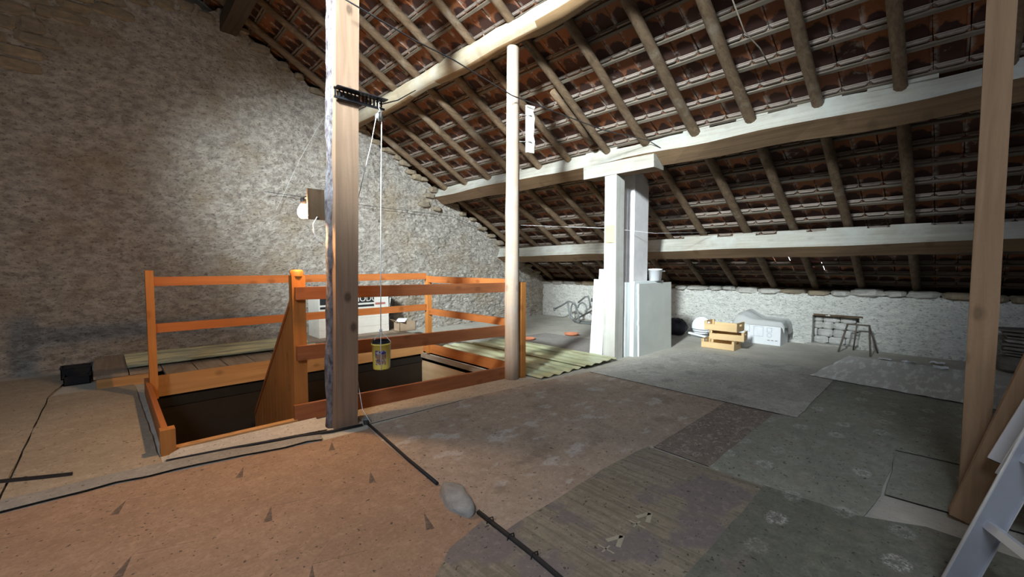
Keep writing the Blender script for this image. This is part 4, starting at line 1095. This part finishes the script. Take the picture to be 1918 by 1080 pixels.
for i in range(5): T_('cross_tube', [(7.42, 5.72 - i * .06, .08 + i * .035), (7.46, 5.30 - i * .06, .30 + i * .035), (7.46, 5.0, .46)], .010)
T_('wheel', [(7.42 + .02 * math.cos(a), 5.80 + .09 * math.cos(a) - .02, .26 + .17 * math.sin(a)) for a in [q * math.pi / 10 - 1.2 for q in range(16)]], .014)
T_('wheel', [(7.46, 5.58 + .12 * math.cos(a), .30 + .15 * math.sin(a)) for a in [q * math.pi / 10 + .2 for q in range(12)]], .014)
T_('floor_bar', [(7.40, 5.78, .06), (7.40, 5.62, .025), (7.42, 5.2, .02), (7.42, 4.95, .03)], .016)
T_('floor_bar', [(7.50, 5.70, .04), (7.52, 5.3, .03), (7.52, 4.95, .05)], .014)

# ------------------------------------------------------------------ right foreground: plank, boards, ladder
t = thing('leaning_plank', (3.02, -.06, 0), 'thick brown plank leaning from the floor in front of the right post', 'plank')
MB().beam((2.99, -.07, .02), (3.14, -1.0, 3.62), .09, .11, side=(0, 1, .3), n=8, jit=.004, seed=40).build('plank', M_postr, t)
for i, (x, lb) in enumerate(((2.80, 'white laminate board leaning behind the ladder'), (2.70, 'second white laminate board leaning closest to the ladder'))):
    t = thing('laminate_board', (x, -.2, .0), lb, 'board')
    a = Vector((x, -.125 - .02 * i, .40 - .03 * i)); u = Vector((.12, -.34, 1)).normalized(); s = Vector((0, -1, -.34)).normalized()
    L, w = 1.8, .5; nrm = u.cross(s).normalized() * .018
    # stands on a low offcut; board corner starts just above it
    vs = [a, a + s * w, a + s * w + u * L, a + u * L]; vs += [p + nrm for p in vs]
    MB().add(vs, [(0, 3, 2, 1), (4, 5, 6, 7), (0, 1, 5, 4), (1, 2, 6, 5), (2, 3, 7, 6), (3, 0, 4, 7)]).build('board', M_plas, t)
    MB().add([p - u * .002 for p in (a, a + s * w, a + s * w + nrm, a + nrm)] + [p + u * .001 for p in (a, a + s * w, a + s * w + nrm, a + nrm)], [(0, 3, 2, 1), (4, 5, 6, 7), (0, 1, 5, 4), (1, 2, 6, 5), (2, 3, 7, 6), (3, 0, 4, 7)]).build('edge_band', M_black, t)
bl = thing('timber_baulk', (2.75, -.55, 0), 'squared timber baulk under the laminate boards', 'timber')
MB().beam((2.6, -.55, .07), (3.0, -.55, .07), .5, .14, n=3, jit=.006, seed=3).build('baulk', M_postr, bl)
ld = thing('ladder', (2.3, -.1, 0), 'grey aluminium ladder leaning in the bottom right corner', 'ladder')
u = Vector((.20, -.31, 1)).normalized(); rg = Vector((-.92, -.39, 0)); rg = (rg - u * rg.dot(u)).normalized(); wd = u.cross(rg).normalized()
if wd.dot(Vector((0, 1, 0))) < 0: wd = -wd
L = 3.55
for s in (0, 1):
    o0 = Vector((2.30, -.03, .0)) + rg * .40 * s
    w, fl_, th = .092, .014, .004; sg = 1 if s == 0 else -1
    def slab(a0, a1, b0, b1, nm, mt, par=ld):   # a: along wd, b: along rg
        vs = []
        for tt in (0, L):
            for (a, b) in ((a0, b0), (a1, b0), (a1, b1), (a0, b1)): vs.append(o0 + u * tt + wd * a + rg * b)
        return MB().add(vs, [(0, 3, 2, 1), (4, 5, 6, 7), (0, 1, 5, 4), (1, 2, 6, 5), (2, 3, 7, 6), (3, 0, 4, 7)]).build(nm, mt, par)
    sr = slab(-w / 2, w / 2, 0, th * sg, 'side_rail', M_alu)
    slab(w / 2 - th, w / 2, 0, fl_ * sg, 'rail_flange', M_alue, sr)
    slab(-w / 2, -w / 2 + th, 0, fl_ * sg, 'rail_flange', M_alue, sr)
    MB().box((-.02, -.05, 0), (.02, .05, .03), M=Matrix.Translation(o0)).build('rubber_foot', M_black, sr)
for i in range(12):
    p = Vector((2.30, -.03, .0)) + u * (.30 + i * .28)
    MB().beam(p + rg * .004, p + rg * .396, .03, .03, side=u).build('rung', M_alue, ld)
